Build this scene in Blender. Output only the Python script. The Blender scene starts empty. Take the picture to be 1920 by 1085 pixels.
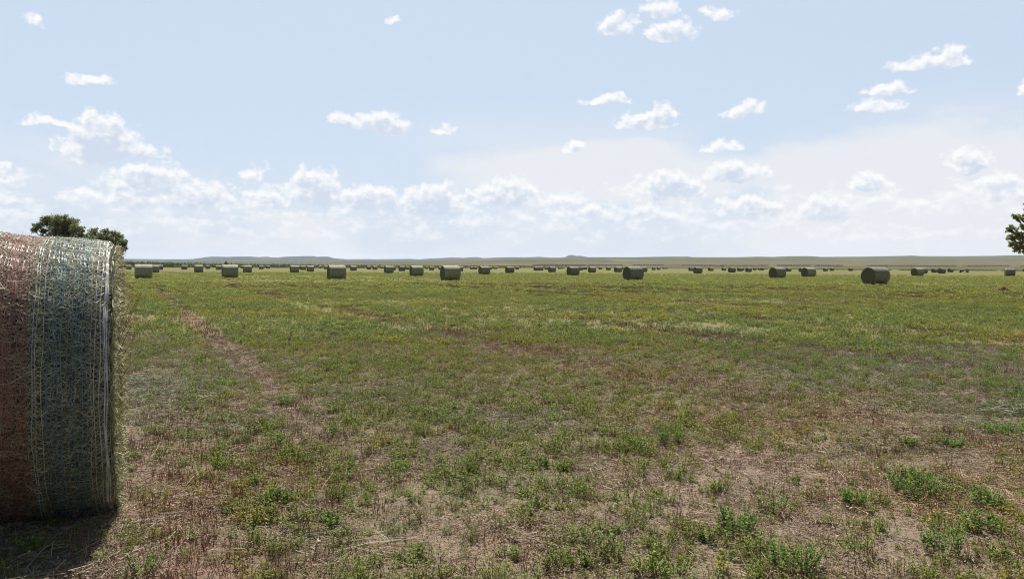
import bpy, math, random
import numpy as np
from mathutils import Vector, Matrix

R_ = math.radians
rng = np.random.default_rng(7)
S = bpy.context.scene
COL = S.collection

# ------------------------------------------------------------------ camera
H = 1.58
FPX = 1493.0
PITCH = math.atan(42.3 / FPX)
ROLL = 0.004
fwd = np.array([0, math.cos(PITCH), -math.sin(PITCH)])
right0 = np.array([1.0, 0, 0])
up0 = np.cross(right0, fwd)
right = math.cos(ROLL) * right0 + math.sin(ROLL) * up0
up = np.cross(right, fwd)
cam_d = bpy.data.cameras.new('camera')
cam = bpy.data.objects.new('camera', cam_d)
COL.objects.link(cam)
M = Matrix(((right[0], up[0], -fwd[0], 0), (right[1], up[1], -fwd[1], 0), (right[2], up[2], -fwd[2], H), (0, 0, 0, 1)))
cam.matrix_world = M
cam_d.sensor_width = 36
cam_d.lens = FPX / 1920 * 36
cam_d.clip_start = 0.1
cam_d.clip_end = 60000
S.camera = cam


def ray(x, y):
    d = right * ((x - 960) / FPX) - up * ((y - 542.5) / FPX) + fwd
    return d


def ground(x, y):
    d = ray(x, y)
    return d[:2] * (H / -d[2])


def at(x, y, depth):
    """the world point seen at photo pixel x, y at a distance along the view"""
    return np.array([0, 0, H]) + ray(x, y) * depth


def yhor(x):
    return 500.2 + 0.004 * (x - 960)


# ------------------------------------------------------------------ helpers
def tag(o, label=None, cat=None, group=None, kind=None):
    if label: o['label'] = label
    if cat: o['category'] = cat
    if group: o['group'] = group
    if kind: o['kind'] = kind
    return o


def empty(name, loc, rz=0.0):
    o = bpy.data.objects.new(name, None)
    COL.objects.link(o)
    o.location = loc
    o.rotation_euler = (0, 0, rz)
    o.empty_display_size = 0.2
    return o


def unit(a):
    return a / np.maximum(np.linalg.norm(a, axis=-1, keepdims=True), 1e-9)


class Q:
    """collects quads with one colour each"""
    def __init__(s):
        s.v, s.c = [], []

    def add(s, quads, cols):
        quads = np.asarray(quads, float).reshape(-1, 4, 3)
        cols = np.broadcast_to(np.asarray(cols, float), (len(quads), 3))
        s.v.append(quads); s.c.append(cols)

    def mesh(s, name, mat, smooth=False):
        v = np.concatenate(s.v); c = np.concatenate(s.c)
        n = len(v)
        me = bpy.data.meshes.new(name)
        me.vertices.add(n * 4)
        me.vertices.foreach_set('co', v.reshape(-1).astype(np.float32))
        me.loops.add(n * 4)
        me.loops.foreach_set('vertex_index', np.arange(n * 4, dtype=np.int32))
        me.polygons.add(n)
        me.polygons.foreach_set('loop_start', np.arange(0, n * 4, 4, dtype=np.int32))
        a = me.attributes.new('col', 'FLOAT_COLOR', 'FACE')
        cc = np.ones((n, 4), np.float32); cc[:, :3] = c
        a.data.foreach_set('color', cc.reshape(-1))
        me.update(calc_edges=True)
        me.materials.append(mat)
        return me

    def obj(s, name, mat, parent=None):
        o = bpy.data.objects.new(name, s.mesh(name, mat))
        COL.objects.link(o)
        if parent: o.parent = parent
        return o


def tubes(p0, p1, r0, r1, sides=3):
    p0 = np.asarray(p0, float); p1 = np.asarray(p1, float)
    t = unit(p1 - p0)
    a = np.where(np.abs(t[:, 2:3]) > .9, [[1., 0, 0]], [[0, 0, 1.]])
    u = unit(np.cross(t, a)); w = np.cross(t, u)
    r0 = np.broadcast_to(np.asarray(r0, float), (len(p0),))[:, None]
    r1 = np.broadcast_to(np.asarray(r1, float), (len(p0),))[:, None]
    out = []
    for k in range(sides):
        a0, a1 = 2 * math.pi * k / sides, 2 * math.pi * (k + 1) / sides
        d0 = u * math.cos(a0) + w * math.sin(a0); d1 = u * math.cos(a1) + w * math.sin(a1)
        out.append(np.stack([p0 + d0 * r0, p0 + d1 * r0, p1 + d1 * r1, p1 + d0 * r1], 1))
    return np.concatenate(out)


def leaves(c, d, n, l, w):
    """diamond-ish leaf quads: base c, direction d, normal n"""
    d = unit(d); s = unit(np.cross(d, n))
    l = np.broadcast_to(l, (len(c),))[:, None]; w = np.broadcast_to(w, (len(c),))[:, None]
    return np.stack([c, c + d * l * .55 + s * w * .5, c + d * l, c + d * l * .55 - s * w * .5], 1)


def grid_mesh(name, V, mat, smooth=True, close_u=False):
    nu, nv = V.shape[:2]
    me = bpy.data.meshes.new(name)
    idx = np.arange(nu * nv).reshape(nu, nv)
    if close_u:
        i0 = idx; i1 = np.roll(idx, -1, 0)
    else:
        i0 = idx[:-1]; i1 = idx[1:]
    f = np.stack([i0[:, :-1], i1[:, :-1], i1[:, 1:], i0[:, 1:]], -1).reshape(-1, 4)
    me.vertices.add(nu * nv)
    me.vertices.foreach_set('co', V.reshape(-1).astype(np.float32))
    me.loops.add(len(f) * 4)
    me.loops.foreach_set('vertex_index', f.reshape(-1).astype(np.int32))
    me.polygons.add(len(f))
    me.polygons.foreach_set('loop_start', np.arange(0, len(f) * 4, 4, dtype=np.int32))
    me.polygons.foreach_set('use_smooth', np.full(len(f), smooth))
    me.update(calc_edges=True)
    me.materials.append(mat)
    return me


def vcol(me, name, arr):
    a = me.attributes.new(name, 'FLOAT_COLOR', 'POINT')
    c = np.ones((len(arr), 4), np.float32); c[:, :3] = arr
    a.data.foreach_set('color', c.reshape(-1))


# value noise
def vnoise(x, y, seed=0):
    xi = np.floor(x).astype(np.int64); yi = np.floor(y).astype(np.int64)
    fx = x - xi; fy = y - yi
    fx = fx * fx * (3 - 2 * fx); fy = fy * fy * (3 - 2 * fy)

    def h(a, b):
        n = (a * 374761393 + b * 668265263 + seed * 974634777) & 0xffffffff
        n = ((n ^ (n >> 13)) * 1274126177) & 0xffffffff
        n = ((n ^ (n >> 16)) * 2246822519) & 0xffffffff
        return ((n ^ (n >> 15)) & 0xffffff) / 0xffffff
    return (h(xi, yi) * (1 - fx) + h(xi + 1, yi) * fx) * (1 - fy) + (h(xi, yi + 1) * (1 - fx) + h(xi + 1, yi + 1) * fx) * fy


def fbm(x, y, o=4, seed=0):
    s = 0; a = .5; t = 0
    for k in range(o):
        s = s + a * vnoise(x, y, seed + k * 17); t += a
        x = x * 2.03 + 5.1; y = y * 2.03 + 1.7; a *= .5
    return s / t


def sstep(a, b, x):
    t = np.clip((x - a) / (b - a), 0, 1)
    return t * t * (3 - 2 * t)


# ------------------------------------------------------------------ materials
def new_mat(name):
    m = bpy.data.materials.new(name)
    m.use_nodes = True
    nt = m.node_tree
    for n in list(nt.nodes): nt.nodes.remove(n)
    out = nt.nodes.new('ShaderNodeOutputMaterial')
    return m, nt, out


class NT:
    def __init__(s, nt): s.nt = nt

    def n(s, kind, **k):
        nd = s.nt.nodes.new(kind)
        for a, b in k.items(): setattr(nd, a, b)
        return nd

    def l(s, a, b): s.nt.links.new(a, b)

    def put(s, sock, v):
        if hasattr(v, 'is_linked') or hasattr(v, 'links'): s.l(v, sock)
        else: sock.default_value = v

    def math(s, op, a, b=0.0, c=0.0, clamp=False):
        nd = s.n('ShaderNodeMath', operation=op, use_clamp=clamp)
        s.put(nd.inputs[0], a); s.put(nd.inputs[1], b)
        if len(nd.inputs) > 2: s.put(nd.inputs[2], c)
        return nd.outputs[0]

    def vmath(s, op, a, b=(0, 0, 0)):
        nd = s.n('ShaderNodeVectorMath', operation=op)
        s.put(nd.inputs[0], a); s.put(nd.inputs[1], b)
        return nd.outputs['Value'] if op in ('DOT_PRODUCT', 'LENGTH') else nd.outputs[0]

    def mix(s, f, a, b, mode='MIX'):
        nd = s.n('ShaderNodeMix', data_type='RGBA', blend_type=mode, clamp_factor=True)
        s.put(nd.inputs['Factor'], f)
        ins = [i for i in nd.inputs if i.type == 'RGBA']
        for sk, v in zip(ins, (a, b)):
            if isinstance(v, tuple) and len(v) == 3: v = v + (1,)
            s.put(sk, v)
        return [o for o in nd.outputs if o.type == 'RGBA'][0]

    def noise(s, vec, scale, detail=4, rough=.55, dist=0.0):
        nd = s.n('ShaderNodeTexNoise')
        s.l(vec, nd.inputs['Vector'])
        nd.inputs['Scale'].default_value = scale; nd.inputs['Detail'].default_value = detail
        nd.inputs['Roughness'].default_value = rough; nd.inputs['Distortion'].default_value = dist
        return nd.outputs['Fac']

    def ramp(s, f, a, b, lo=0.0, hi=1.0):
        nd = s.n('ShaderNodeMapRange', interpolation_type='SMOOTHSTEP', clamp=True)
        s.put(nd.inputs['Value'], f)
        nd.inputs['From Min'].default_value = a; nd.inputs['From Max'].default_value = b
        nd.inputs['To Min'].default_value = lo; nd.inputs['To Max'].default_value = hi
        return nd.outputs[0]


def veg_mat(name, transl=.45, rough=.55, spec=.25, tint=True):
    m, nt, out = new_mat(name)
    g = NT(nt)
    c = g.n('ShaderNodeAttribute', attribute_name='col').outputs['Color']
    if tint:
        t = g.n('ShaderNodeAttribute', attribute_name='tint', attribute_type='INSTANCER').outputs['Color']
        c = g.mix(1.0, c, t, 'MULTIPLY')
    b = g.n('ShaderNodeBsdfPrincipled')
    g.l(c, b.inputs['Base Color'])
    b.inputs['Roughness'].default_value = rough
    b.inputs['Specular IOR Level'].default_value = spec
    if transl:
        tr = g.n('ShaderNodeBsdfTranslucent'); g.l(c, tr.inputs['Color'])
        mx = g.n('ShaderNodeMixShader'); mx.inputs[0].default_value = transl
        g.l(b.outputs[0], mx.inputs[1]); g.l(tr.outputs[0], mx.inputs[2])
        g.l(mx.outputs[0], out.inputs[0])
    else:
        g.l(b.outputs[0], out.inputs[0])
    return m


def plain_mat(name, col, rough=.6, spec=.3, metal=0.0, var=.15, scale=30):
    m, nt, out = new_mat(name)
    g = NT(nt)
    b = g.n('ShaderNodeBsdfPrincipled')
    co = g.n('ShaderNodeTexCoord').outputs['Object']
    f = g.noise(co, scale, 4)
    cc = g.mix(f, tuple(x * (1 - var) for x in col), tuple(min(1, x * (1 + var)) for x in col))
    g.l(cc, b.inputs['Base Color'])
    b.inputs['Roughness'].default_value = rough; b.inputs['Specular IOR Level'].default_value = spec
    b.inputs['Metallic'].default_value = metal
    g.l(b.outputs[0], out.inputs[0])
    return m


VEG = veg_mat('alfalfa_leaf', transl=.45)
VEGS = veg_mat('plant_stalks', transl=.15)
HAYM = veg_mat('hay_stalks', transl=.12, tint=False, rough=.5, spec=.3)
NETM = veg_mat('net_wrap_plastic', transl=.2, tint=False, rough=.4, spec=.4)
SOILM = veg_mat('soil_crumbs', transl=0, rough=.95, spec=.05)
LEAFM = veg_mat('tree_leaves', transl=.5, tint=False)

# ------------------------------------------------------------------ field layout (world metres)
AZR = R_(25.3)                         # the hay rows run 25 degrees left of straight ahead
PX, PY = math.cos(AZR), math.sin(AZR)  # across the rows


def across(X, Y): return X * PX + Y * PY
def along(X, Y): return -X * PY + Y * PX


def blob(X, Y, px, py, rx, ry):
    x, y = ground(px, py)
    return np.exp(-(((X - x) / rx) ** 2 + ((Y - y) / ry) ** 2))


def field_maps(X, Y):
    """green cover, red stubble cover, 0..1"""
    u = across(X, Y); v = along(X, Y)
    n1 = fbm(X / 2.1, Y / 2.1, 4, 3)
    n2 = .6 * fbm(u / 1.6, v / 30.0, 3, 11) + .4 * fbm(u / .75, v / 60.0, 2, 12)
    n3 = fbm(X / 14, Y / 14, 3, 5)
    n4 = fbm(X / .55, Y / .55, 3, 23)
    green = .86 + (n1 - .5) * 1.3 + (n2 - .5) * 2.3 + (n3 - .5) * .7 + (n4 - .5) * .6
    ph = (u - 1.45) / 5.35 + (n3 - .5) * .25
    d = np.abs(ph - np.round(ph)) * 5.35 + 9 * (np.abs(np.round(ph)) < .5)
    band = np.exp(-(d / .5) ** 2)
    red = band * sstep(.38, .62, fbm(u / 3, v / 9, 3, 41) + .05) * .95
    red = red + np.exp(-((u - .35) / .75) ** 2) * sstep(.30, .55, n1 + .1) * .8 * (1 - sstep(7.5, 10.5, v))
    red = red + .36 * sstep(.52, .74, fbm(u / 1.3, v / 11, 4, 61))
    # the bare corner low in the picture's right, the thicker stand left of the middle
    bare = blob(X, Y, 1750, 1020, 1.9, 1.5) + .75 * blob(X, Y, 1300, 860, 1.3, 1.2) + .5 * blob(X, Y, 330, 1060, .6, .5) + .55 * blob(X, Y, 1000, 1000, 1.3, .9)
    thick = .5 * blob(X, Y, 800, 730, 1.8, 3.2) + .5 * blob(X, Y, 1250, 660, 5, 4) + .45 * blob(X, Y, 430, 580, 3.5, 9) + .35 * blob(X, Y, 1780, 820, 1.6, .7)
    track = np.exp(-((u - 1.55 - (n3 - .5) * .5) / .24) ** 2) + .6 * np.exp(-((u + .35) / .25) ** 2) * sstep(7, 12, v)
    track = track * sstep(4, 9, v) * (.45 + .55 * sstep(.2, .45, n1 + .08))
    green = green - .55 * bare + thick * .45 - red * .45 - track * .7
    return np.clip(green, 0, 1), np.clip(red + .5 * track, 0, 1), np.clip(bare + .4 * track, 0, 1)


def edge_dist(px):
    """how far the mown field reaches in each direction (photo column -> metres)"""
    return np.interp(px, [-3000, 200, 700, 1000, 1150, 1300, 1450, 1650, 1800, 1920, 4000], [560, 600, 760, 1150, 1300, 1150, 860, 640, 600, 570, 540])


# ------------------------------------------------------------------ ground
def make_ground():
    ang = np.concatenate([np.arange(-180, -52, 4.0), np.arange(-52, 52, .2), np.arange(52, 180, 4.0)])
    rad = np.concatenate([[0.02, .5], np.exp(np.arange(math.log(1.0), math.log(2600), .0165))])
    A, Rr = np.meshgrid(R_(1) * ang, rad, indexing='ij')
    X = Rr * np.sin(A); Y = Rr * np.cos(A)
    g, r, bare = field_maps(X, Y)
    near = np.exp(-(Rr / 30) ** 2)
    Z = ((fbm(X / .16, Y / .16, 3, 77) - .5) * .022 + (fbm(X / .9, Y / .9, 3, 78) - .5) * .05) * near
    Z = Z + (fbm(X / 30, Y / 30, 2, 79) - .5) * .25 * sstep(20, 70, Rr) * (1 - sstep(400, 900, Rr))
    V = np.stack([X, Y, Z], -1)
    soil = np.array([.385, .285, .225])
    straw = np.array([.36, .28, .195])
    grn = np.array([.205, .218, .052])
    redc = np.array([.27, .125, .085])
    brn = np.array([.215, .165, .080])
    far = sstep(5, 40, Rr)
    u = across(X, Y); v = along(X, Y)
    gv = fbm(u / 2.2, v / 90, 4, 91); gw = fbm(X / 40, Y / 40, 4, 92)
    green_f = np.clip(.76 + (g - .5) * .75 + (gv - .5) * .9 + (gw - .5) * .5, 0, 1)
    n = fbm(X / .3, Y / .3, 3, 95)
    mixs = lambda a, b, t: a * (1 - t[..., None]) + b * t[..., None]
    base = mixs(np.broadcast_to(soil, X.shape + (3,)), straw, np.clip(.55 - .5 * bare + (n - .5) * 1.1, 0, 1))
    base = mixs(base, np.array([.185, .165, .100]), .45 * (1 - bare) * sstep(.3, .6, fbm(X / 1.2, Y / 1.2, 3, 96) + .12))
    base = mixs(base, redc, r * .35)
    base = mixs(base, grn * .9, g * (.30 + .35 * sstep(6, 22, Rr)))
    fcol = mixs(np.broadcast_to(brn, X.shape + (3,)), grn, green_f)
    fcol = mixs(fcol, redc, r * .5)
    yel = np.array([.215, .200, .048])
    fcol = mixs(fcol, yel, np.clip((fbm(X / 9, Y / 9, 3, 97) - .42) * 1.6, 0, .6))
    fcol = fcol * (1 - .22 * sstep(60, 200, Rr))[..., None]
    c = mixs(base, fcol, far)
    # rough pasture past the edge of the field
    px = 960 + FPX * np.tan(np.clip(A, -1.2, 1.2))
    out = sstep(0, 12, Rr * np.cos(np.clip(A, -1.2, 1.2)) - edge_dist(px) - (fbm(X / 20, Y / 20, 2, 99) - .5) * 20)
    past = np.array([.150, .155, .085]) * (0.8 + .4 * fbm(X / 60, Y / 25, 4, 98))[..., None]
    c = mixs(c, past, out)
    m, nt, o = new_mat('field_soil')
    q = NT(nt)
    vc = q.n('ShaderNodeAttribute', attribute_name='gcol').outputs['Color']
    co = q.n('ShaderNodeTexCoord').outputs['Object']
    f1 = q.noise(co, 55, 5, .65)
    f2 = q.noise(co, 13, 6, .7)
    f3 = q.noise(co, .9, 5, .6)
    c1 = q.mix(q.ramp(f1, .3, .7), q.mix(.45, vc, (.0, .0, .0), 'MIX'), vc)
    c2 = q.mix(q.math('MULTIPLY', q.ramp(f2, .52, .68), .45), c1, q.mix(1.0, c1, (.55, .50, .46), 'MULTIPLY'))
    c3 = q.mix(q.math('MULTIPLY', q.ramp(f3, .5, .7), .4), c2, q.mix(1.0, c2, (1.25, 1.1, .8), 'MULTIPLY'))
    vo = q.n('ShaderNodeTexVoronoi', feature='DISTANCE_TO_EDGE'); q.l(co, vo.inputs['Vector']); vo.inputs['Scale'].default_value = 13
    cr = q.math('MAXIMUM', q.ramp(vo.outputs['Distance'], .0, .03), q.ramp(f3, .62, .48))
    c4 = q.mix(cr, q.mix(1.0, c3, (.68, .64, .6), 'MULTIPLY'), c3)
    b = q.n('ShaderNodeBsdfPrincipled'); q.l(c4, b.inputs['Base Color'])
    b.inputs['Roughness'].default_value = .9; b.inputs['Specular IOR Level'].default_value = .1
    bp = q.n('ShaderNodeBump'); bp.inputs['Strength'].default_value = .9; bp.inputs['Distance'].default_value = .03
    q.l(q.math('ADD', q.math('ADD', f1, q.math('MULTIPLY', f2, 2.0)), q.math('MULTIPLY', cr, .3)), bp.inputs['Height'])
    q.l(bp.outputs[0], b.inputs['Normal'])
    q.l(b.outputs[0], o.inputs[0])
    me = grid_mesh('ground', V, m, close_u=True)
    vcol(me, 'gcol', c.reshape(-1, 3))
    ob = bpy.data.objects.new('ground', me); COL.objects.link(ob)
    tag(ob, kind='structure')


make_ground()


# ------------------------------------------------------------------ hills
def make_hills():
    m, nt, o = new_mat('hill_grass')
    q = NT(nt)
    vc = q.n('ShaderNodeAttribute', attribute_name='gcol').outputs['Color']
    co = q.n('ShaderNodeTexCoord').outputs['Object']
    f1 = q.noise(co, .02, 6, .65)
    c1 = q.mix(q.ramp(f1, .35, .65), q.mix(1.0, vc, (.78, .8, .8), 'MULTIPLY'), q.mix(1.0, vc, (1.2, 1.18, 1.15), 'MULTIPLY'))
    b = q.n('ShaderNodeBsdfPrincipled'); q.l(c1, b.inputs['Base Color'])
    b.inputs['Roughness'].default_value = 1; b.inputs['Specular IOR Level'].default_value = 0
    q.l(b.outputs[0], o.inputs[0])
    mixs = lambda a, b, t: a * (1 - t[..., None]) + b * t[..., None]

    def sheet(name, xs, ys, d0, d1, nd, far):
        px = np.concatenate([np.linspace(-1500, -50, 60), np.linspace(-40, 1960, 520), np.linspace(1970, 3400, 60)])
        ridge = np.interp(px, xs, ys)
        t = np.linspace(0, 1.25, nd)
        d = d0 * (d1 / d0) ** t
        PXm, D = np.meshgrid(px, d, indexing='ij')
        T = np.broadcast_to(t, PXm.shape)
        tanr = (yhor(PXm) - ridge[:, None]) / FPX
        X = (PXm - 960) / FPX * D; Y = D
        if far:
            prof = sstep(.0, 1.0, T) * (.35 + .65 * sstep(.55, 1, T))
        else:
            prof = np.clip(T, 0, 1)
        z = H * sstep(0, .15, T) + np.where(T <= 1, prof, 1 - (T - 1) * 2.2) * tanr * D
        rough = (fbm(X / 420, Y / 900, 5, 301) - .5)
        z = z + rough * D * .0016 * sstep(.15, .5, T) * (1 - sstep(.8, 1.0, T)) - .15 * (1 - sstep(0, .02, T))
        V = np.stack([X, Y, z], -1)
        n = fbm(X / 300, Y / 500, 5, 310); n2 = fbm(X / 130, Y / 900, 4, 320)
        if far:
            c = mixs(np.broadcast_to(np.array([.075, .07, .065]), X.shape + (3,)), np.array([.045, .055, .045]), sstep(.35, .65, n))
        else:
            TT = T + (n2 - .5) * .10
            c = np.broadcast_to(np.array([.105, .110, .060]), X.shape + (3,))
            c = mixs(c, np.array([.205, .175, .055]), sstep(.19, .23, TT) * sstep(.40, .6, n2 + .04 * np.sin(X / 90)))
            c = mixs(c, np.array([.150, .115, .085]), sstep(.27, .34, TT))
            c = mixs(c, np.array([.100, .115, .068]), sstep(.46, .62, TT + (n - .5) * .25))
            c = mixs(c, np.array([.185, .17, .12]), sstep(.62, .72, n2) * .6 * sstep(.5, .7, TT))
            c = mixs(c, np.array([.06, .075, .035]), sstep(.60, .70, n) * .6 * sstep(.5, .7, TT))
        c = c * (1 if far else .85)
        me = grid_mesh(name, V, m)
        vcol(me, 'gcol', c.reshape(-1, 3))
        ob = bpy.data.objects.new(name, me); COL.objects.link(ob)
        tag(ob, kind='structure')

    sheet('hills', [-1500, 240, 420, 600, 780, 850, 950, 1050, 1110, 1190, 1250, 1290, 1300, 1380, 1420, 1450, 1480, 1515, 1540, 1620, 1690, 1712, 1725, 1790, 1810, 1860, 1920, 3400],
          [488, 488, 490.5, 490, 489, 486.5, 484.6, 483.4, 482, 482, 481, 481, 482, 482, 481, 481.5, 480.2, 480, 481.5, 481, 479.5, 479, 480, 480.3, 480, 479.5, 478, 474], 900, 4200, 90, False)
    sheet('distant_hills', [-1500, 240, 330, 360, 372, 390, 400, 430, 440, 472, 485, 500, 510, 522, 530, 545, 570, 588, 595, 600, 617, 625, 650, 690, 700, 770, 785, 800, 848, 870, 885, 897, 905, 940, 960, 985, 1010, 1016, 1032, 1057, 1066, 1073, 1080, 1087, 1100, 1120, 1200, 3400],
          [484, 485.2, 486, 485.5, 484.3, 481.5, 481, 481.5, 481, 481, 482, 481, 482.3, 482.8, 481.3, 480.8, 480, 480, 481.5, 481, 481, 484, 486, 485.5, 486, 485.2, 486.5, 485, 482.5, 483.3, 482, 482, 483.7, 482.5, 482, 482.5, 481.2, 481.5, 483, 482.8, 478.5, 477.6, 480, 479.2, 481.8, 483, 484, 484], 5200, 8200, 40, True)


make_hills()

# ------------------------------------------------------------------ scattered plants
PROT = {}


def proto(coll, q, mat):
    if coll not in PROT: PROT[coll] = bpy.data.collections.new(coll)
    n = len(PROT[coll].objects)
    o = bpy.data.objects.new('%s_sprig_%02d' % (coll, n), q.mesh(coll, mat))
    PROT[coll].objects.link(o)


def rc(base, n, v=.25, hue=.12):
    """random colours about a base"""
    b = np.array(base)
    k = rng.uniform(1 - v, 1 + v, (n, 1))
    return np.clip(b * k * rng.uniform(1 - hue, 1 + hue, (n, 3)), 0, 1)


LEAF = (.190, .245, .044)


def tuft(nst, h, spread, leaf_per, ls, lean=.55, leafc=LEAF, bare=.25, dead=.2, rad=.0013, seg=3):
    q = Q()
    a = rng.uniform(0, 2 * math.pi, nst)
    rr = spread * np.sqrt(rng.uniform(0, 1, nst))
    p = np.stack([rr * np.cos(a), rr * np.sin(a), np.full(nst, -.01)], 1)
    hh = h * rng.uniform(.55, 1.1, nst)
    ln = lean * rng.uniform(.2, 1.1, nst) * (rr / spread + .25)
    out = np.stack([np.cos(a), np.sin(a), np.zeros(nst)], 1) + rng.normal(0, .3, (nst, 3)) * [1, 1, 0]
    d = unit(out * ln[:, None] + [0, 0, 1.0])
    P = [p]
    for k in range(seg):
        d = unit(d + rng.normal(0, .10, (nst, 3)) + [0, 0, .08])
        P.append(P[-1] + d * (hh / seg)[:, None])
    isdead = rng.uniform(0, 1, nst) < dead
    sc = np.where(isdead[:, None], rc((.20, .135, .075), nst), rc((.105, .125, .045), nst))
    for k in range(seg):
        q.add(tubes(P[k], P[k + 1], rad * (1 - .2 * k / seg), rad * (1 - .25 * (k + 1) / seg)), np.tile(sc, (3, 1)))
    # leaves along the upper stem: three leaflets at each node
    live = np.where(~isdead)[0]
    if len(live):
        n = leaf_per
        idx = np.repeat(live, n)
        t = rng.uniform(bare, 1.0, len(idx)) * seg
        k = np.minimum(t.astype(int), seg - 1); f = (t - k)[:, None]
        Pa = np.stack(P, 0)
        c = Pa[k, idx] * (1 - f) + Pa[k + 1, idx] * f
        az = rng.uniform(0, 2 * math.pi, len(idx))
        o = np.stack([np.cos(az), np.sin(az), rng.uniform(.1, .9, len(idx))], 1)
        o = unit(o); c = c + o * ls * rng.uniform(.2, .8, (len(idx), 1))
        side = unit(np.cross(o, [0, 0, 1.0]))
        cc = rc(leafc, len(idx), .35, .15)
        for s in (-1, 0, 1):
            dd = unit(o + side * s * .9 + rng.normal(0, .2, o.shape))
            nn = unit(np.cross(dd, side) + rng.normal(0, .35, o.shape))
            q.add(leaves(c, dd, nn, ls * rng.uniform(.7, 1.2, len(idx)), ls * .55), cc * rng.uniform(.85, 1.15, (len(idx), 1)))
    return q


def stubble(n, h, spread, col, rad=.0016, lean=.22):
    q = Q()
    p = np.concatenate([rng.normal(0, spread, (n, 2)), np.full((n, 1), -.01)], 1)
    d = unit(np.concatenate([rng.normal(0, lean, (n, 2)), np.ones((n, 1))], 1))
    hh = h * rng.uniform(.45, 1.15, (n, 1))
    m = p + d * hh * .8; e = p + d * hh
    c = rc(col, n, .35, .15)
    q.add(tubes(p, m, rad, rad * .9), np.tile(c, (3, 1)))
    q.add(tubes(m, e, rad * .9, rad * .8), np.tile(c * .4 + np.array([.26, .19, .11]) * .6, (3, 1)))
    return q


def litter(n, spread, lmax, cols, zmax=.015, leafbits=0):
    q = Q()
    p = np.concatenate([rng.uniform(-spread, spread, (n, 2)), rng.uniform(.002, zmax, (n, 1))], 1)
    a = rng.uniform(0, 2 * math.pi, n)
    d = np.stack([np.cos(a), np.sin(a), rng.normal(0, .12, n)], 1)
    l = lmax * rng.uniform(.15, 1, (n, 1)) ** 1.6
    cs = np.array(cols)[rng.integers(0, len(cols), n)] * rng.uniform(.65, 1.25, (n, 1))
    q.add(tubes(p - d * l / 2, p + d * l / 2, .0015, .0011), np.tile(cs, (3, 1)))
    if leafbits:
        p = np.concatenate([rng.uniform(-spread, spread, (leafbits, 2)), rng.uniform(.003, .012, (leafbits, 1))], 1)
        nn = unit(rng.normal(0, .5, (leafbits, 3)) + [0, 0, 1]); dd = unit(rng.normal(0, 1, (leafbits, 3)) * [1, 1, .3])
        q.add(leaves(p, dd, nn, rng.uniform(.010, .026, leafbits), rng.uniform(.006, .013, leafbits)),
              np.array([(.26, .15, .08), (.32, .25, .15), (.16, .16, .08), (.26, .2, .15)])[rng.integers(0, 4, leafbits)] * rng.uniform(.6, 1.2, (leafbits, 1)))
    return q


for k in range(7):
    proto('alfalfa', tuft(rng.integers(12, 26), rng.uniform(.09, .17), rng.uniform(.035, .08), 8, .014, lean=.75, dead=.35), VEG)
for k in range(3):   # small sparse plants
    proto('alfalfa', tuft(rng.integers(5, 9), rng.uniform(.08, .14), .025, 10, .015, lean=.6, dead=.1), VEG)
for k in range(3):   # yellow-green young tops
    proto('alfalfa', tuft(rng.integers(8, 14), rng.uniform(.10, .15), .05, 9, .015, lean=.5, leafc=(.275, .290, .046), dead=.3), VEG)
def blades(n, h, spread, cols):
    q = Q()
    a = rng.uniform(0, 6.283, n); rr = spread * np.sqrt(rng.uniform(0, 1, n))
    p = np.stack([rr * np.cos(a), rr * np.sin(a), np.full(n, -.005)], 1)
    b = rng.uniform(0, 6.283, n); o = np.stack([np.cos(b), np.sin(b), np.zeros(n)], 1)
    hh = h * rng.uniform(.35, 1.1, (n, 1)); ln = rng.uniform(.1, .7, (n, 1))
    m = p + (o * ln * .5 + [0, 0, .62]) * hh; e = p + (o * ln * 1.3 + np.array([0, 0, 1.0]) * rng.uniform(.5, 1, (n, 1))) * hh
    w = unit(np.cross(o, [0, 0, 1.0])) * rng.uniform(.0010, .0020, (n, 1))
    c = np.array(cols)[rng.integers(0, len(cols), n)] * rng.uniform(.7, 1.25, (n, 1))
    q.add(np.stack([p - w, p + w, m + w * .8, m - w * .8], 1), c); q.add(np.stack([m - w * .8, m + w * .8, e + w * .1, e - w * .1], 1), c)
    return q


for k in range(4):
    proto('alfalfa', blades(46, rng.uniform(.07, .13), .09, [(.15, .17, .06), (.19, .19, .08), (.28, .25, .13), (.12, .15, .04), (.24, .2, .10)]), VEG)
for k in range(5):
    proto('midtuft', tuft(rng.integers(9, 14), rng.uniform(.11, .17), .08, 5, .028, lean=.7, dead=.25, rad=.002, seg=2), VEG)
for k in range(2):
    proto('midtuft', tuft(rng.integers(9, 14), rng.uniform(.10, .14), .08, 5, .028, lean=.6, leafc=(.275, .290, .046), dead=.3, rad=.002, seg=2), VEG)
for k in range(4):
    proto('fartuft', tuft(10, .13, .16, 4, .07, lean=.6, dead=.3, rad=.004, seg=1, leafc=(.210, .240, .048)), VEG)
for k in range(5):
    proto('stubble', stubble(12, .10, .05, (.245, .098, .074)), VEGS)
for k in range(4):
    proto('stubble', stubble(10, .10, .05, (.215, .185, .095)), VEGS)
for k in range(2):
    proto('stubble', stubble(5, .15, .04, (.13, .12, .06), lean=.3), VEGS)
for k in range(4):
    proto('farstubble', stubble(16, .10, .14, (.235, .118, .080), rad=.004), VEGS)
for k in range(3):
    proto('farstubble', stubble(16, .09, .14, (.19, .155, .075), rad=.004), VEGS)
PALE = [(.42, .34, .22), (.33, .27, .17), (.24, .185, .11), (.22, .12, .08), (.36, .29, .22)]
for k in range(6):
    proto('litter', litter(70, .26, .16, PALE, leafbits=90), VEGS)
for k in range(2):
    proto('litter', litter(25, .22, .32, PALE[:3], zmax=.04, leafbits=30), VEGS)
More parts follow.
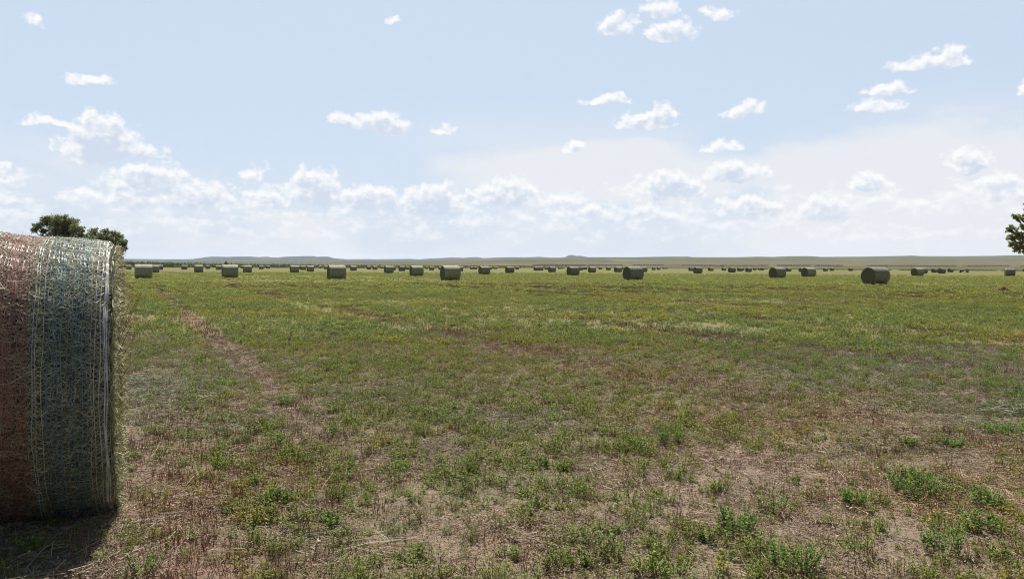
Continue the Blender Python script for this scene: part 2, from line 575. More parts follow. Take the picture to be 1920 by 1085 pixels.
GREYG = [(.22, .22, .12), (.29, .28, .16), (.17, .18, .085), (.35, .32, .19), (.25, .20, .12)]
for k in range(4):   # dried grey-green hay bits
    proto('litter', litter(110, .22, .12, GREYG, zmax=.03, leafbits=120), VEGS)


SOILC = (.40, .31, .24)


def clods(n, spread, smax):
    q = Q()
    p = np.concatenate([rng.uniform(-spread, spread, (n, 2)), np.full((n, 1), -.004)], 1)
    s = smax * rng.uniform(.2, 1, (n, 1)) ** 2
    e = p + np.concatenate([rng.normal(0, .25, (n, 2)) * s, s * rng.uniform(.6, 1.1, (n, 1)) + .004], 1)
    c = rc(SOILC, n, .3, .06)
    t = tubes(p, e, s[:, 0] * .75, s[:, 0] * .35, 4)
    q.add(t, np.tile(c, (4, 1)))
    o = s * .35 / 1.0
    a = np.arange(4) * math.pi / 2
    q.add(np.stack([e + np.concatenate([o * math.cos(k), o * math.sin(k), 0 * o], 1) for k in a], 1), c)
    return q


for k in range(5):
    proto('clods', clods(90, .24, rng.uniform(.007, .013)), SOILM)


def scatter_group(coll):
    ng = bpy.data.node_groups.new('scatter_' + coll, 'GeometryNodeTree')
    ng.interface.new_socket('Geometry', in_out='INPUT', socket_type='NodeSocketGeometry')
    ng.interface.new_socket('Geometry', in_out='OUTPUT', socket_type='NodeSocketGeometry')
    N = ng.nodes.new
    gi, go = N('NodeGroupInput'), N('NodeGroupOutput')
    ci = N('GeometryNodeCollectionInfo')
    ci.inputs['Collection'].default_value = PROT[coll]
    ci.inputs['Separate Children'].default_value = True
    ci.inputs['Reset Children'].default_value = True
    ip = N('GeometryNodeInstanceOnPoints')
    ip.inputs['Pick Instance'].default_value = True

    def attr(name, t):
        a = N('GeometryNodeInputNamedAttribute'); a.data_type = t; a.inputs['Name'].default_value = name
        return a.outputs['Attribute']
    ng.links.new(gi.outputs[0], ip.inputs['Points'])
    ng.links.new(ci.outputs[0], ip.inputs['Instance'])
    ng.links.new(attr('pick', 'INT'), ip.inputs['Instance Index'])
    er = N('FunctionNodeEulerToRotation')
    ng.links.new(attr('rot', 'FLOAT_VECTOR'), er.inputs[0])
    ng.links.new(er.outputs[0], ip.inputs['Rotation'])
    ng.links.new(attr('scl', 'FLOAT_VECTOR'), ip.inputs['Scale'])
    ng.links.new(ip.outputs[0], go.inputs[0])
    return ng


def polar_points(dens, r0, r1, amax=47):
    """uniform random points in a fan in front of the camera, density per square metre"""
    area = .5 * R_(2 * amax) * (r1 * r1 - r0 * r0)
    n = int(dens * area)
    r = np.sqrt(rng.uniform(r0 * r0, r1 * r1, n)); a = R_(1) * rng.uniform(-amax, amax, n)
    return r * np.sin(a), r * np.cos(a)


def scatter(name, coll, X, Y, pick, scl, tint, label=None):
    n = len(X)
    me = bpy.data.meshes.new(name)
    me.vertices.add(n)
    me.vertices.foreach_set('co', np.stack([X, Y, np.zeros(n)], 1).reshape(-1).astype(np.float32))
    me.attributes.new('pick', 'INT', 'POINT').data.foreach_set('value', pick.astype(np.int32))
    rot = np.stack([rng.normal(0, .08, n), rng.normal(0, .08, n), rng.uniform(0, 6.283, n)], 1)
    me.attributes.new('rot', 'FLOAT_VECTOR', 'POINT').data.foreach_set('vector', rot.reshape(-1).astype(np.float32))
    s3 = np.stack([scl, scl, scl * rng.uniform(.8, 1.2, n)], 1)
    me.attributes.new('scl', 'FLOAT_VECTOR', 'POINT').data.foreach_set('vector', s3.reshape(-1).astype(np.float32))
    tc = np.ones((n, 4), np.float32); tc[:, :3] = tint
    me.attributes.new('tint', 'FLOAT_COLOR', 'POINT').data.foreach_set('color', tc.reshape(-1))
    ob = bpy.data.objects.new(name, me); COL.objects.link(ob)
    md = ob.modifiers.new('scatter', 'NODES'); md.node_group = scatter_group(coll)
    tag(ob, label=label, kind='stuff')
    return ob


# the near bale's footprint (centre, axis)
B_R, B_W, B_Z = .90, 1.90, .82
NB_Z = .85
B_AX = R_(24.3)
b_end = np.array([-2.705, 5.44])
b_c = b_end - np.array([math.cos(B_AX), math.sin(B_AX)]) * B_W / 2


def BALE_TEST(X, Y):
    dx, dy = X - b_c[0], Y - b_c[1]
    u = dx * math.cos(B_AX) + dy * math.sin(B_AX); v = -dx * math.sin(B_AX) + dy * math.cos(B_AX)
    return (np.abs(u) < B_W / 2 - .02) & (np.abs(v) < .52)


def keep(X, Y, prob):
    k = (rng.uniform(0, 1, len(X)) < prob) & ~BALE_TEST(X, Y)
    return k


def tints(n, X, Y, v=.2):
    gw = fbm(X / 3.1, Y / 3.1, 3, 131)
    t = rng.uniform(1 - v, 1 + v, (n, 1)) * np.ones((n, 3))
    t[:, 0] *= .84 + .50 * gw; t[:, 2] *= 1.25 - .5 * gw
    return t


def plants():
    # alfalfa, near
    X, Y = polar_points(130, 2.6, 19)
    g, r, bare = field_maps(X, Y)
    k = keep(X, Y, np.clip(.34 + g * .78 - .20 * bare, .05, 1) * .74)
    X, Y, g, bare = X[k], Y[k], g[k], bare[k]
    n = len(X)
    ph = fbm(X / .9, Y / .9, 3, 151)
    pick = np.where(rng.uniform(0, 1, n) < .50, rng.integers(7, 10, n), rng.integers(0, 7, n))
    pick = np.where((ph > .56) & (rng.uniform(0, 1, n) < .6), rng.integers(10, 13, n), pick)
    pick = np.where(rng.uniform(0, 1, n) < .30, rng.integers(13, 17, n), pick)
    scl = rng.uniform(.32, 1.0, n) * (.55 + .45 * g)
    scatter('alfalfa_plants', 'alfalfa', X, Y, pick, scl, tints(n, X, Y), 'short green alfalfa regrowth covering the near field')
    # fuller alfalfa clumps standing out of the low growth
    X, Y = polar_points(7, 2.8, 19)
    g, r, bare = field_maps(X, Y)
    k = keep(X, Y, np.clip(.25 + .6 * g - .15 * r, .05, 1) * sstep(.42, .62, fbm(X / 1.7, Y / 1.7, 3, 211) + .08))
    X, Y = X[k], Y[k]; n = len(X)
    scatter('alfalfa_tufts', 'alfalfa', X, Y, rng.integers(0, 7, n), rng.uniform(.75, 1.3, n), tints(n, X, Y, .15) * [.88, 1.03, .85], 'leafy green alfalfa tufts standing out of the low near growth')
    # alfalfa, middle distance
    X, Y = polar_points(31, 16, 55)
    g, r, bare = field_maps(X, Y)
    k = keep(X, Y, np.clip(.08 + g * .85, .05, 1) * .78)
    X, Y, g = X[k], Y[k], g[k]; n = len(X)
    ph = fbm(X / 2, Y / 2, 3, 151)
    pick = np.where((ph > .54) & (rng.uniform(0, 1, n) < .6), rng.integers(5, 7, n), rng.integers(0, 5, n))
    scatter('mid_field_alfalfa', 'midtuft', X, Y, pick, rng.uniform(.55, 1.1, n) * (.6 + .5 * g), tints(n, X, Y), 'low alfalfa growth across the middle of the field')
    X, Y = polar_points(2.6, 45, 240)
    g, r, bare = field_maps(X, Y)
    k = keep(X, Y, np.clip(g * 1.1 - .1, .02, 1) * (1 - sstep(90, 240, np.hypot(X, Y))))
    X, Y, g = X[k], Y[k], g[k]; n = len(X)
    scatter('far_field_alfalfa', 'fartuft', X, Y, rng.integers(0, 4, n), rng.uniform(.6, 1.15, n), tints(n, X, Y) * [.98, 1.0, .9], 'alfalfa growth in the far part of the field')
    # stubble
    X, Y = polar_points(42, 2.6, 20)
    g, r, bare = field_maps(X, Y)
    k = keep(X, Y, np.clip(.32 + r * .95 + .12 * g - .16 * bare, 0, 1))
    X, Y, r, g = X[k], Y[k], r[k], g[k]; n = len(X)
    isred = rng.uniform(0, 1, n) < .32 + .65 * r
    pick = np.where(isred, rng.integers(0, 5, n), rng.integers(5, 11, n))
    scatter('cut_stubble', 'stubble', X, Y, pick, rng.uniform(.55, 1.1, n) * np.where(isred, 1.15, 1), tints(n, X, Y, .3), 'reddish and tan cut stems standing in the near field')
    X, Y = polar_points(14, 18, 80)
    g, r, bare = field_maps(X, Y)
    k = keep(X, Y, np.clip(.34 + r * .8, 0, 1))
    X, Y, r = X[k], Y[k], r[k]; n = len(X)
    pick = np.where(rng.uniform(0, 1, n) < .25 + .6 * r, rng.integers(0, 4, n), rng.integers(4, 7, n))
    scatter('far_stubble', 'farstubble', X, Y, pick, rng.uniform(.6, 1.1, n), tints(n, X, Y, .3), 'reddish and tan cut stubble in the middle of the field')
    # litter
    X, Y = polar_points(64, 2.6, 19)
    g, r, bare = field_maps(X, Y)
    nn = fbm(X / .8, Y / .8, 3, 171)
    k = keep(X, Y, np.clip(.70 + (nn - .5) * 1.5 - .18 * bare, .12, 1))
    X, Y, nn = X[k], Y[k], nn[k]; n = len(X)
    pick = np.where(rng.uniform(0, 1, n) < .86, rng.integers(0, 6, n), rng.integers(6, 8, n))
    gg = fbm(X / 1.5, Y / 1.5, 3, 181) - .45 * bare[k] - .2 * r[k]
    pick = np.where((gg > .36) & (rng.uniform(0, 1, n) < .75), rng.integers(8, 12, n), pick)
    scatter('straw_litter', 'litter', X, Y, pick, rng.uniform(.6, 1.1, n), tints(n, X, Y, .25), 'loose straw bits and dry leaf crumbs on the soil')

    X, Y = polar_points(22, 2.6, 11)
    g, r, bare = field_maps(X, Y)
    k = keep(X, Y, np.clip(.25 + .75 * fbm(X / 1.1, Y / 1.1, 3, 191) + .3 * bare - .3, .05, 1))
    X, Y = X[k], Y[k]; n = len(X)
    scatter('soil_crumbs', 'clods', X, Y, rng.integers(0, 5, n), rng.uniform(.6, 1.1, n), rng.uniform(.8, 1.15, (n, 1)) * np.ones((n, 3)), 'crumbs of dry soil on the bare ground')


plants()


# ------------------------------------------------------------------ hay bales
def bale_side_mat():
    m, nt, o = new_mat('wrapped_hay')
    q = NT(nt)
    co = q.n('ShaderNodeTexCoord').outputs['Object']
    sx = q.n('ShaderNodeSeparateXYZ'); q.l(co, sx.inputs[0])
    x = sx.outputs['X']
    rnd = q.n('ShaderNodeObjectInfo').outputs['Random']
    f1 = q.noise(q.vmath('MULTIPLY', co, (1.6, .7, .7)), 11, 5, .65); f2 = q.noise(co, 3, 4, .6)
    c = q.mix(q.ramp(f1, .28, .72), (.068, .072, .036), (.37, .35, .215))
    c = q.mix(q.math('MULTIPLY', q.ramp(f2, .45, .7), .35), c, (.13, .12, .07))
    strand = q.math('PINGPONG', q.math('ADD', x, 5.0), .0125)
    st = q.ramp(strand, .0075, .012)
    c = q.mix(q.math('MULTIPLY', st, .30), c, (.45, .44, .37))

    def band(a, b):
        return q.math('MULTIPLY', q.ramp(x, a - .02, a + .02), q.ramp(x, b - .02, b + .02, 1, 0))
    c = q.mix(q.math('MULTIPLY', band(-.34, -.08), .22), c, (.30, .14, .11))
    c = q.mix(q.math('MULTIPLY', band(.12, .36), .16), c, (.10, .19, .22))
    k = q.math('ADD', q.math('MULTIPLY', rnd, .45), .78)
    hs = q.n('ShaderNodeHueSaturation'); q.l(k, hs.inputs['Value']); q.l(c, hs.inputs['Color'])
    b = q.n('ShaderNodeBsdfPrincipled'); q.l(hs.outputs[0], b.inputs['Base Color'])
    b.inputs['Roughness'].default_value = .7; b.inputs['Specular IOR Level'].default_value = .25
    bp = q.n('ShaderNodeBump'); bp.inputs['Strength'].default_value = .8; bp.inputs['Distance'].default_value = .03
    q.l(q.math('ADD', f1, q.math('MULTIPLY', f2, 2)), bp.inputs['Height']); q.l(bp.outputs[0], b.inputs['Normal'])
    q.l(b.outputs[0], o.inputs[0])
    return m


def bale_end_mat():
    m, nt, o = new_mat('hay_end')
    q = NT(nt)
    co = q.n('ShaderNodeTexCoord').outputs['Object']
    sx = q.n('ShaderNodeSeparateXYZ'); q.l(co, sx.inputs[0])
    y, z = sx.outputs['Y'], q.math('SUBTRACT', sx.outputs['Z'], B_Z)
    rr = q.math('SQRT', q.math('ADD', q.math('MULTIPLY', y, y), q.math('MULTIPLY', z, z)))
    wob = q.noise(co, 6, 4, .6)
    th = q.math('ARCTAN2', y, z)
    ph = q.math('ADD', q.math('ADD', q.math('MULTIPLY', rr, 58.0), th), q.math('MULTIPLY', wob, 5.0))
    rings = q.math('SINE', ph)
    f1 = q.noise(co, 45, 5, .7)
    c = q.mix(q.ramp(f1, .3, .7), (.060, .064, .034), (.185, .175, .095))
    c = q.mix(q.ramp(rings, -1, 1, 0, .45), c, (.10, .10, .055))
    b = q.n('ShaderNodeBsdfPrincipled'); q.l(c, b.inputs['Base Color'])
    b.inputs['Roughness'].default_value = .85; b.inputs['Specular IOR Level'].default_value = .15
    bp = q.n('ShaderNodeBump'); bp.inputs['Strength'].default_value = .9; bp.inputs['Distance'].default_value = .05
    q.l(q.math('ADD', f1, q.math('MULTIPLY', rings, .35)), bp.inputs['Height']); q.l(bp.outputs[0], b.inputs['Normal'])
    q.l(b.outputs[0], o.inputs[0])
    return m


SIDE, END = bale_side_mat(), bale_end_mat()


def ring_pts(x, r, n, jitter=0.0, seed=0):
    a = np.linspace(0, 2 * math.pi, n, endpoint=False)
    rr = r * (1 + jitter * (fbm(np.cos(a) * 1.7 + 9 + seed, np.sin(a) * 1.7 + 9 + x * 2, 3, 400 + seed) - .5))
    y = rr * np.sin(a); z = rr * np.cos(a)
    zmin = -B_Z
    # the weight flattens the foot of the roll
    z = np.where(z < zmin + .03, zmin + .03 - .03 * (1 - np.exp((z - zmin - .03) / .05)), z)
    return np.stack([np.full(n, x), y, z + B_Z], 1)


def bale_side_mesh(name, n, seed):
    prof = [(-.95, .84), (-.945, .868), (-.925, .888), (-.89, .9), (-.5, .902), (-.1, .905), (.3, .903), (.6, .902), (.89, .9), (.925, .888), (.945, .868), (.95, .84)]
    V = np.stack([ring_pts(x, r, n, .06, seed) for x, r in prof], 1)
    return grid_mesh(name, V, SIDE, close_u=True)


def bale_end_mesh(name, n, seed, sgn):
    prof = [(.948, .845), (.965, .72), (.975, .5), (.97, .28), (.965, .12), (.955, .01)]
    V = np.stack([ring_pts(sgn * x, r, n, .035, seed) for x, r in prof], 1)
    # toward the middle the rings are plain circles about the axis
    me = grid_mesh(name, V if sgn > 0 else V[::-1], END, close_u=True)
    return me


def bale_whole_mesh(name, n, seed):
    prof = [(-.955, .01), (-.97, .3), (-.965, .72), (-.948, .85), (-.935, .875), (-.90, .898), (-.4, .903), (0, .905), (.5, .903), (.90, .898), (.935, .875), (.948, .85), (.965, .72), (.97, .3), (.955, .01)]
    V = np.stack([ring_pts(x, r, n, .035, seed) for x, r in prof], 1)
    me = grid_mesh(name, V, SIDE, close_u=True)
    me.materials.append(END)
    mi = np.zeros((n, len(prof) - 1), np.int32); mi[:, :3] = 1; mi[:, -3:] = 1
    me.polygons.foreach_set('material_index', mi.reshape(-1))
    return me


# photo extents of every bale: left, right, top, bottom (photo pixels), hidden extents completed
BIG = [
    (253.4, 284.9, 496.3, 522.9, 'large bale standing square on before the left hedge, beyond the striped netted bale'),
    (416, 446, 497, 521.9, 'large bale under the long mesa, with a tiny far tree above its left end'),
    (613, 648.9, 497, 524.7, 'large round bale below the right end of the long mesa, pale on top'),
    (768, 794, 499, 518.4, 'medium round bale standing just left of the largest bale in mid field'),
    (824.6, 864, 497.6, 526, 'largest round bale in mid field, dark left end showing, smaller bales close behind'),
    (897, 919, 498.6, 514.8, 'medium round bale first to the right of the largest mid field bale'),
    (1062, 1087, 500.4, 517, 'medium round bale directly below the small twin peaked hill'),
    (1167.2, 1207.3, 499.2, 525.7, 'large round bale right of the twin peaked hill with bales overlapping behind both ends'),
    (1441, 1474.5, 501, 522, 'left one of the neighbouring pair of large dark ended bales on the right'),
    (1502, 1530.4, 502, 520, 'right one of the pair of dark ended bales, covering a farther bale'),
    (1617.5, 1664, 501, 533.5, 'biggest far bale on the right, its dark round end turned to the viewer'),
]
SMALL = [
    (236.3, 245.8, 498, 506.5), (283, 297.2, 499.2, 512.5), (294.5, 305, 497.9, 506.5), (340, 350.5, 498, 506), (343, 352.4, 498, 504.5), (365, 380, 499.4, 511.9),
    (385.7, 393.5, 498, 504.4), (404.5, 415, 498.6, 507), (450.5, 457.5, 499, 503.7), (455.7, 472, 499, 512.2), (485.6, 494, 498.1, 505), (499, 506.3, 499, 504.4),
    (544, 560, 499, 512), (555.5, 563.5, 499, 505), (563.9, 573, 498.3, 506.5), (575.2, 588.8, 499, 509.6), (588.3, 594.5, 498.3, 502.4), (597.8, 602.5, 498, 502.5),
    (603.8, 608, 497.3, 501.5), (607.7, 615.5, 499, 505.4), (657, 668.4, 498, 507.7), (670.8, 674.7, 497, 500.2), (678, 683, 497.3, 501.3), (688, 695.3, 498.6, 505.2),
    (694.3, 697.3, 496.3, 499), (698.4, 701.4, 497, 499.4), (699, 707.5, 498.6, 505.6), (708.5, 713.8, 497.5, 501.4), (713.6, 720, 498.6, 503.8), (720.5, 737.7, 498, 512),
    (732, 741.7, 498.6, 506.7), (742, 745.2, 496.8, 499.4), (744.8, 748.3, 497, 499.8), (747, 760, 498.6, 508), (760, 768, 498.4, 505.2), (780.4, 784, 497, 499.7),
    (793.2, 797.3, 497, 499.8), (796.8, 802.8, 498.6, 503.9), (802.5, 806.5, 497.2, 500.4), (803.8, 815, 498.6, 506.3), (814, 818.4, 498, 501.8), (821.6, 830, 499, 505.4),
    (823, 827.6, 497, 500.4), (857.5, 867, 499, 508.4), (869, 873.3, 497, 500.2), (872.8, 876.7, 497, 499.9), (879.6, 883, 497, 499.5), (881, 888, 499, 504.6),
    (886, 890, 497.3, 500.2), (887.7, 894.7, 499.7, 505), (891.6, 895.2, 497, 499.5), (915.5, 922.8, 499.2, 505), (922, 926.8, 498.2, 502.2), (925.8, 931.7, 499, 504),
    (931, 935.2, 498, 501.8), (940.7, 945.4, 497.6, 500.9), (947, 964.7, 498.5, 511.5), (964.5, 969.4, 498.3, 501.8), (966.3, 973, 499.7, 505), (984.8, 989.2, 497.6, 500.7),
    (991.8, 996, 497.4, 500.5), (996.5, 1001, 498.2, 501.6), (1000, 1011.5, 499, 507), (1009, 1019, 499.4, 506.7), (1010.8, 1014.9, 497.3, 500.1), (1021, 1029, 499.7, 505.6),
    (1027, 1043, 499.2, 510), (1043.2, 1047.7, 498.6, 501.8), (1046, 1052.5, 499, 503.6), (1052.5, 1058, 499.2, 503), (1085, 1094.4, 499.7, 506.3), (1093.8, 1100.8, 500.4, 505.6),
    (1096.4, 1101.6, 498.6, 502), (1102, 1118.3, 499.2, 510.6), (1122, 1129, 500.4, 505.2), (1136.3, 1145.4, 500.2, 506.5), (1150.8, 1167, 499.7, 510.4), (1165.5, 1173, 499.7, 505),
    (1199.5, 1214.4, 500.2, 509.8), (1221.3, 1230, 500.4, 506), (1231, 1239, 500.7, 505.8), (1241.3, 1247.2, 499.9, 503.7), (1246.9, 1252.7, 499.9, 503.5), (1290.6, 1301.5, 500.4, 507.7),
    (1299.5, 1317.5, 500, 512), (1327, 1338.5, 500.7, 507.9), (1352.6, 1362, 501, 507), (1364.8, 1380, 500.2, 510.3), (1381.8, 1393.2, 500.7, 508.3), (1387.5, 1396, 501, 506.5),
    (1397, 1410.4, 501.2, 509.8), (1411.5, 1418.8, 501.2, 506.2), (1421, 1428, 501.7, 506.3), (1425.3, 1433, 501.5, 506.7), (1473, 1484.4, 501, 508.7), (1497, 1510, 501, 509.4),
    (1542.4, 1553, 501.2, 508), (1555.6, 1564.3, 501.8, 507.5), (1590.5, 1599.7, 501.8, 507.9), (1625, 1670.2, 503, 533), (1708, 1719.5, 502, 510), (1708, 1732.7, 502.8, 518),
    (1723.5, 1739, 502.8, 513.2), (1746.3, 1758.7, 502, 510.8), (1758, 1774, 502, 512.2), (1776.5, 1788.4, 502, 509.8), (1882.5, 1904, 503.3, 517.8), (1917.7, 1927, 503.8, 509.8),
]
SPECIAL = {
    (1625, 1670.2): 'bale hidden close behind the biggest bale on the right, its far end peeping out',
    (1708, 1732.7): 'front bale by the red vehicle, overlapping two other bales behind its ends',
    (1708, 1719.5): 'mostly hidden bale behind the left end of the front bale by the red vehicle',
    (1723.5, 1739): 'bale sticking out behind the right end of the front bale by the red vehicle',
    (1746.3, 1758.7): 'left one of the touching pair of bales beside the red vehicle',
    (1758, 1774): 'right one of the touching pair of bales beside the red vehicle',
    (1776.5, 1788.4): 'lone small bale nearest the red vehicle, left of it',
    (1882.5, 1904): 'pale sunlit bale turned the other way, near the right edge beyond the dirt mound',
    (1917.7, 1927): 'small bale cut off by the right edge, behind the pale sunlit bale',
}
HB = 1.725


def bale_place(xl, xr, yt, yb):
    xc = (xl + xr) / 2; h = yhor(xc)
    k1 = (yb - yt) / HB
    k2 = ((yt - h) * (H - HB) + (yb - h) * H) / ((H - HB) ** 2 + H ** 2)
    k = (.6 * k1 + .4 * k2)
    d = FPX / k
    p = at(xc, h, d)
    return p[0], p[1], d


SIDES = [bale_side_mesh('wrapped_side', 56, s) for s in range(3)]
ENDP = [bale_end_mesh('end_face', 40, s, 1) for s in range(3)]
ENDN = [bale_end_mesh('end_face', 40, s, -1) for s in range(3)]
WHOLE = [bale_whole_mesh('hay_bale', 40, s + 5) for s in range(4)]
GRP = 'round hay bales lying across the field'
r2 = random.Random(4)


def partbale(x, y, yaw, label, i, s=1.0):
    t = empty('hay_bale', (x, y, -.015), yaw)
    t.scale = (s, 1, 1)
    tag(t, label, 'hay bale', GRP)
    for nm, me in (('wrapped_side', SIDES[i % 3]), ('end_face', ENDP[i % 3]), ('end_face', ENDN[i % 3])):
        o = bpy.data.objects.new(nm, me); COL.objects.link(o); o.parent = t
    return t


ORD = ['first', 'second', 'third', 'fourth', 'fifth', 'sixth', 'seventh', 'eighth', 'ninth', 'tenth', 'eleventh', 'twelfth', 'thirteenth', 'fourteenth', 'fifteenth', 'sixteenth', 'seventeenth', 'eighteenth', 'nineteenth', 'twentieth', 'twenty-first', 'twenty-second']
ANCH = ['the square-on bale before the hedge', 'the bale under the tiny tree', "the bale below the mesa's right end", 'the bale beside the largest bale', 'the largest mid field bale', 'the bale next right of the largest', 'the bale under the twin peaks', 'the large bale past the twin peaks', 'the first of the dark-ended pair', 'the second of the dark-ended pair', 'the biggest right-hand bale']


def bales():
    yaw0 = R_(25.3)
    big_x = []
    for i, (xl, xr, yt, yb, lab) in enumerate(BIG):
        x, y, d = bale_place(xl, xr, yt, yb)
        partbale(x, y, yaw0 + R_(r2.uniform(-1.5, 1.5)), lab, i)
        big_x.append((xl + xr) / 2)
    cnt = {}
    rows = sorted(SMALL, key=lambda b: (b[0] + b[1]) / 2)
    for i, (xl, xr, yt, yb) in enumerate(rows):
        xc = (xl + xr) / 2
        x, y, d = bale_place(xl, xr, yt, yb)
        yaw = yaw0 + R_(r2.uniform(-4, 4))
        sp = SPECIAL.get((xl, xr))
        a = max([k for k in range(len(big_x)) if big_x[k] < xc], default=None)
        if sp is None:
            hgt = yb - yt
            size = 'middling' if hgt > 9.5 else 'small' if hgt > 5.2 else 'tiny'
            if a is None:
                lab = 'small far bale peeping out beside the striped netted bale'
            else:
                key = (a, size)
                cnt[key] = cnt.get(key, 0) + 1
                lab = '%s bale, %s such right of %s' % (size, ORD[cnt[key] - 1], ANCH[a])
        else:
            lab = sp
        if xl == 1625: y += 1.6; x += .6
        if xl == 1882.5: yaw = R_(-21)
        if xl == 1625 or xl == 1882.5 or (xl == 1708 and xr > 1730):
            partbale(x, y, yaw, lab, i, .96 if xl == 1625 else 1)
        else:
            o = bpy.data.objects.new('hay_bale', WHOLE[i % 4]); COL.objects.link(o)
            o.location = (x, y, -.015); o.rotation_euler = (0, 0, yaw)
            s = r2.uniform(.97, 1.03); o.scale = (s, s, s)
            tag(o, lab, 'hay bale', GRP)


bales()


# ------------------------------------------------------------------ the near bale with striped net
def near_bale():
    root = empty('netted_hay_bale', (b_c[0], b_c[1], -.015), B_AX)
    tag(root, 'huge near round bale at left wrapped in net with white, red and blue bands', 'hay bale')
    W2 = B_W / 2

    def surf(x, a, off=0.0):
        """point on the rolled side at axial x and angle a from the top"""
        sh = np.clip((np.abs(x) - (W2 - .07)) / .07, 0, 1)
        r = B_R - .055 * (1 - np.sqrt(np.clip(1 - sh * sh, 0, 1))) + off + .055 * sstep(.98, .15, x)
        r = r + .012 * (fbm(x * 4 + 20, np.cos(a) * 2.5 + np.sin(a) * 1.7 + 30, 3, 611) - .5) + .01 * np.sin(x * 9 + 1.0)
        y = r * np.sin(a); z = r * np.cos(a)
        zf = -NB_Z + .02
        z = np.where(z < zf, zf - .02 * (1 - np.exp((z - zf) / .05)), z)
        return np.stack([x, y, z + NB_Z], -1)

    # packed hay inside
    m, nt, o = new_mat('packed_hay'); q = NT(nt)
    co = q.n('ShaderNodeTexCoord').outputs['Object']
    mp = q.n('ShaderNodeMapping'); q.l(co, mp.inputs[0]); mp.inputs['Scale'].default_value = (1, 1, 1)
    f1 = q.noise(mp.outputs[0], 60, 6, .7, .6); f2 = q.noise(co, 14, 4, .6)
    c = q.mix(q.ramp(f1, .35, .68), (.022, .024, .013), (.12, .115, .066))  # core colour darkened to stand in for shade deep among the stalks
    c = q.mix(q.math('MULTIPLY', q.ramp(f2, .5, .7), .5), c, (.06, .065, .033))
    b = q.n('ShaderNodeBsdfPrincipled'); q.l(c, b.inputs['Base Color']); b.inputs['Roughness'].default_value = .9
    bp = q.n('ShaderNodeBump'); bp.inputs['Strength'].default_value = 1; bp.inputs['Distance'].default_value = .03
    q.l(f1, bp.inputs['Height']); q.l(bp.outputs[0], b.inputs['Normal']); q.l(b.outputs[0], o.inputs[0])
    A = np.linspace(0, 2 * math.pi, 240, endpoint=False)
    xs = np.concatenate([np.linspace(-W2, -W2 + .07, 8), np.linspace(-W2 + .1, W2 - .1, 60), np.linspace(W2 - .07, W2, 8)])
    AA, XX = np.meshgrid(A, xs, indexing='ij')
    V = surf(XX, AA, -.012)
    caps = []
    for sgn in (-1, 1):
        cs = []
        for f, bul in ((.82, .012), (.6, .022), (.35, .025), (.1, .02), (.005, .018)):
            ring = V[:, 0 if sgn < 0 else -1].copy()
            ring[:, 1] *= f; ring[:, 2] = NB_Z + (ring[:, 2] - NB_Z) * f; ring[:, 0] = sgn * (W2 + bul)
            cs.append(ring)
        caps.append(cs)
    Vall = np.stack([*caps[0][::-1], *[V[:, k] for k in range(V.shape[1])], *caps[1]], 1)
    me = grid_mesh('packed_hay', Vall, m, close_u=True)
    ob = bpy.data.objects.new('packed_hay', me); COL.objects.link(ob); ob.parent = root

    # the hay stalks of the rolled side
    def stalks(n, x, a, off, ldir, L, w, cols, bend=.15):
        """ribbons lying on the rolled side; ldir angle from the axis"""
        dx = np.cos(ldir) * L / 2; da = np.sin(ldir) * L / 2 / B_R
        pts = []
        cur = rng.normal(0, bend, n) * L
        for t, k in ((-1, 0), (0, 1), (1, 0)):
            xx = np.clip(x + dx * t - np.sin(ldir) * cur * k, -W2 - .01, W2 + .02); aa = a + da * t + np.cos(ldir) * cur * k / B_R
            oo = off + np.abs(rng.normal(0, .004, n)) * (t != 0) + .004 * k
            pts.append(surf(xx, aa, oo))
        qq = []
        for p0, p1 in ((pts[0], pts[1]), (pts[1], pts[2])):
            qq.append((p0, p1))
        nrm = unit(np.stack([np.zeros(n), np.sin(a), np.cos(a)], 1))
        out = []
        for p0, p1 in qq:
            s = unit(np.cross(unit(p1 - p0), nrm + rng.normal(0, .35, (n, 3)))) * w[:, None] / 2
            out.append(np.stack([p0 - s, p0 + s, p1 + s, p1 - s], 1))
        return np.concatenate(out), np.concatenate([cols, cols])

    pal = np.array([(.52, .48, .30), (.36, .345, .19), (.21, .215, .105), (.62, .58, .41), (.11, .12, .05), (.42, .36, .18)])
    pr = [.24, .24, .2, .12, .12, .08]
    qh = Q()
    n = 82000
    x = rng.uniform(-W2, W2, n); a = rng.uniform(0, 2 * math.pi, n)
    ld = rng.normal(0, .75, n)
    cols = pal[rng.choice(6, n, p=pr)] * rng.uniform(.7, 1.15, (n, 1))
    qq, cc = stalks(n, x, a, rng.uniform(-.010, .006, n), ld, rng.uniform(.018, .065, n), rng.uniform(.0011, .0028, n), cols)
    qh.add(qq, cc)
    n = 170   # long loose stalks caught over the net
    x = rng.uniform(-W2, W2, n); a = rng.uniform(0, 2 * math.pi, n)
    cols = pal[rng.choice(6, n, p=[.4, .15, .05, .35, 0, .05])] * rng.uniform(.85, 1.15, (n, 1))
    qq, cc = stalks(n, x, a, rng.uniform(.004, .014, n), rng.uniform(-1.6, 1.6, n), rng.uniform(.06, .18, n), rng.uniform(.0014, .003, n), cols, .08)
    qh.add(qq, cc)
    # fuzz: short ends that stand away from the side
    n = 5000
    x = rng.uniform(-W2, W2, n); a = rng.uniform(0, 2 * math.pi, n)
    p = surf(x, a, 0.0); nr = unit(np.stack([rng.normal(0, .5, n), np.sin(a), np.cos(a)], 1) + rng.normal(0, .8, (n, 3)))
    cols = pal[rng.choice(6, n, p=pr)] * rng.uniform(.7, 1.15, (n, 1))
    e = p + nr * rng.uniform(.008, .032, (n, 1)); e[:, 2] = np.maximum(e[:, 2], .02)
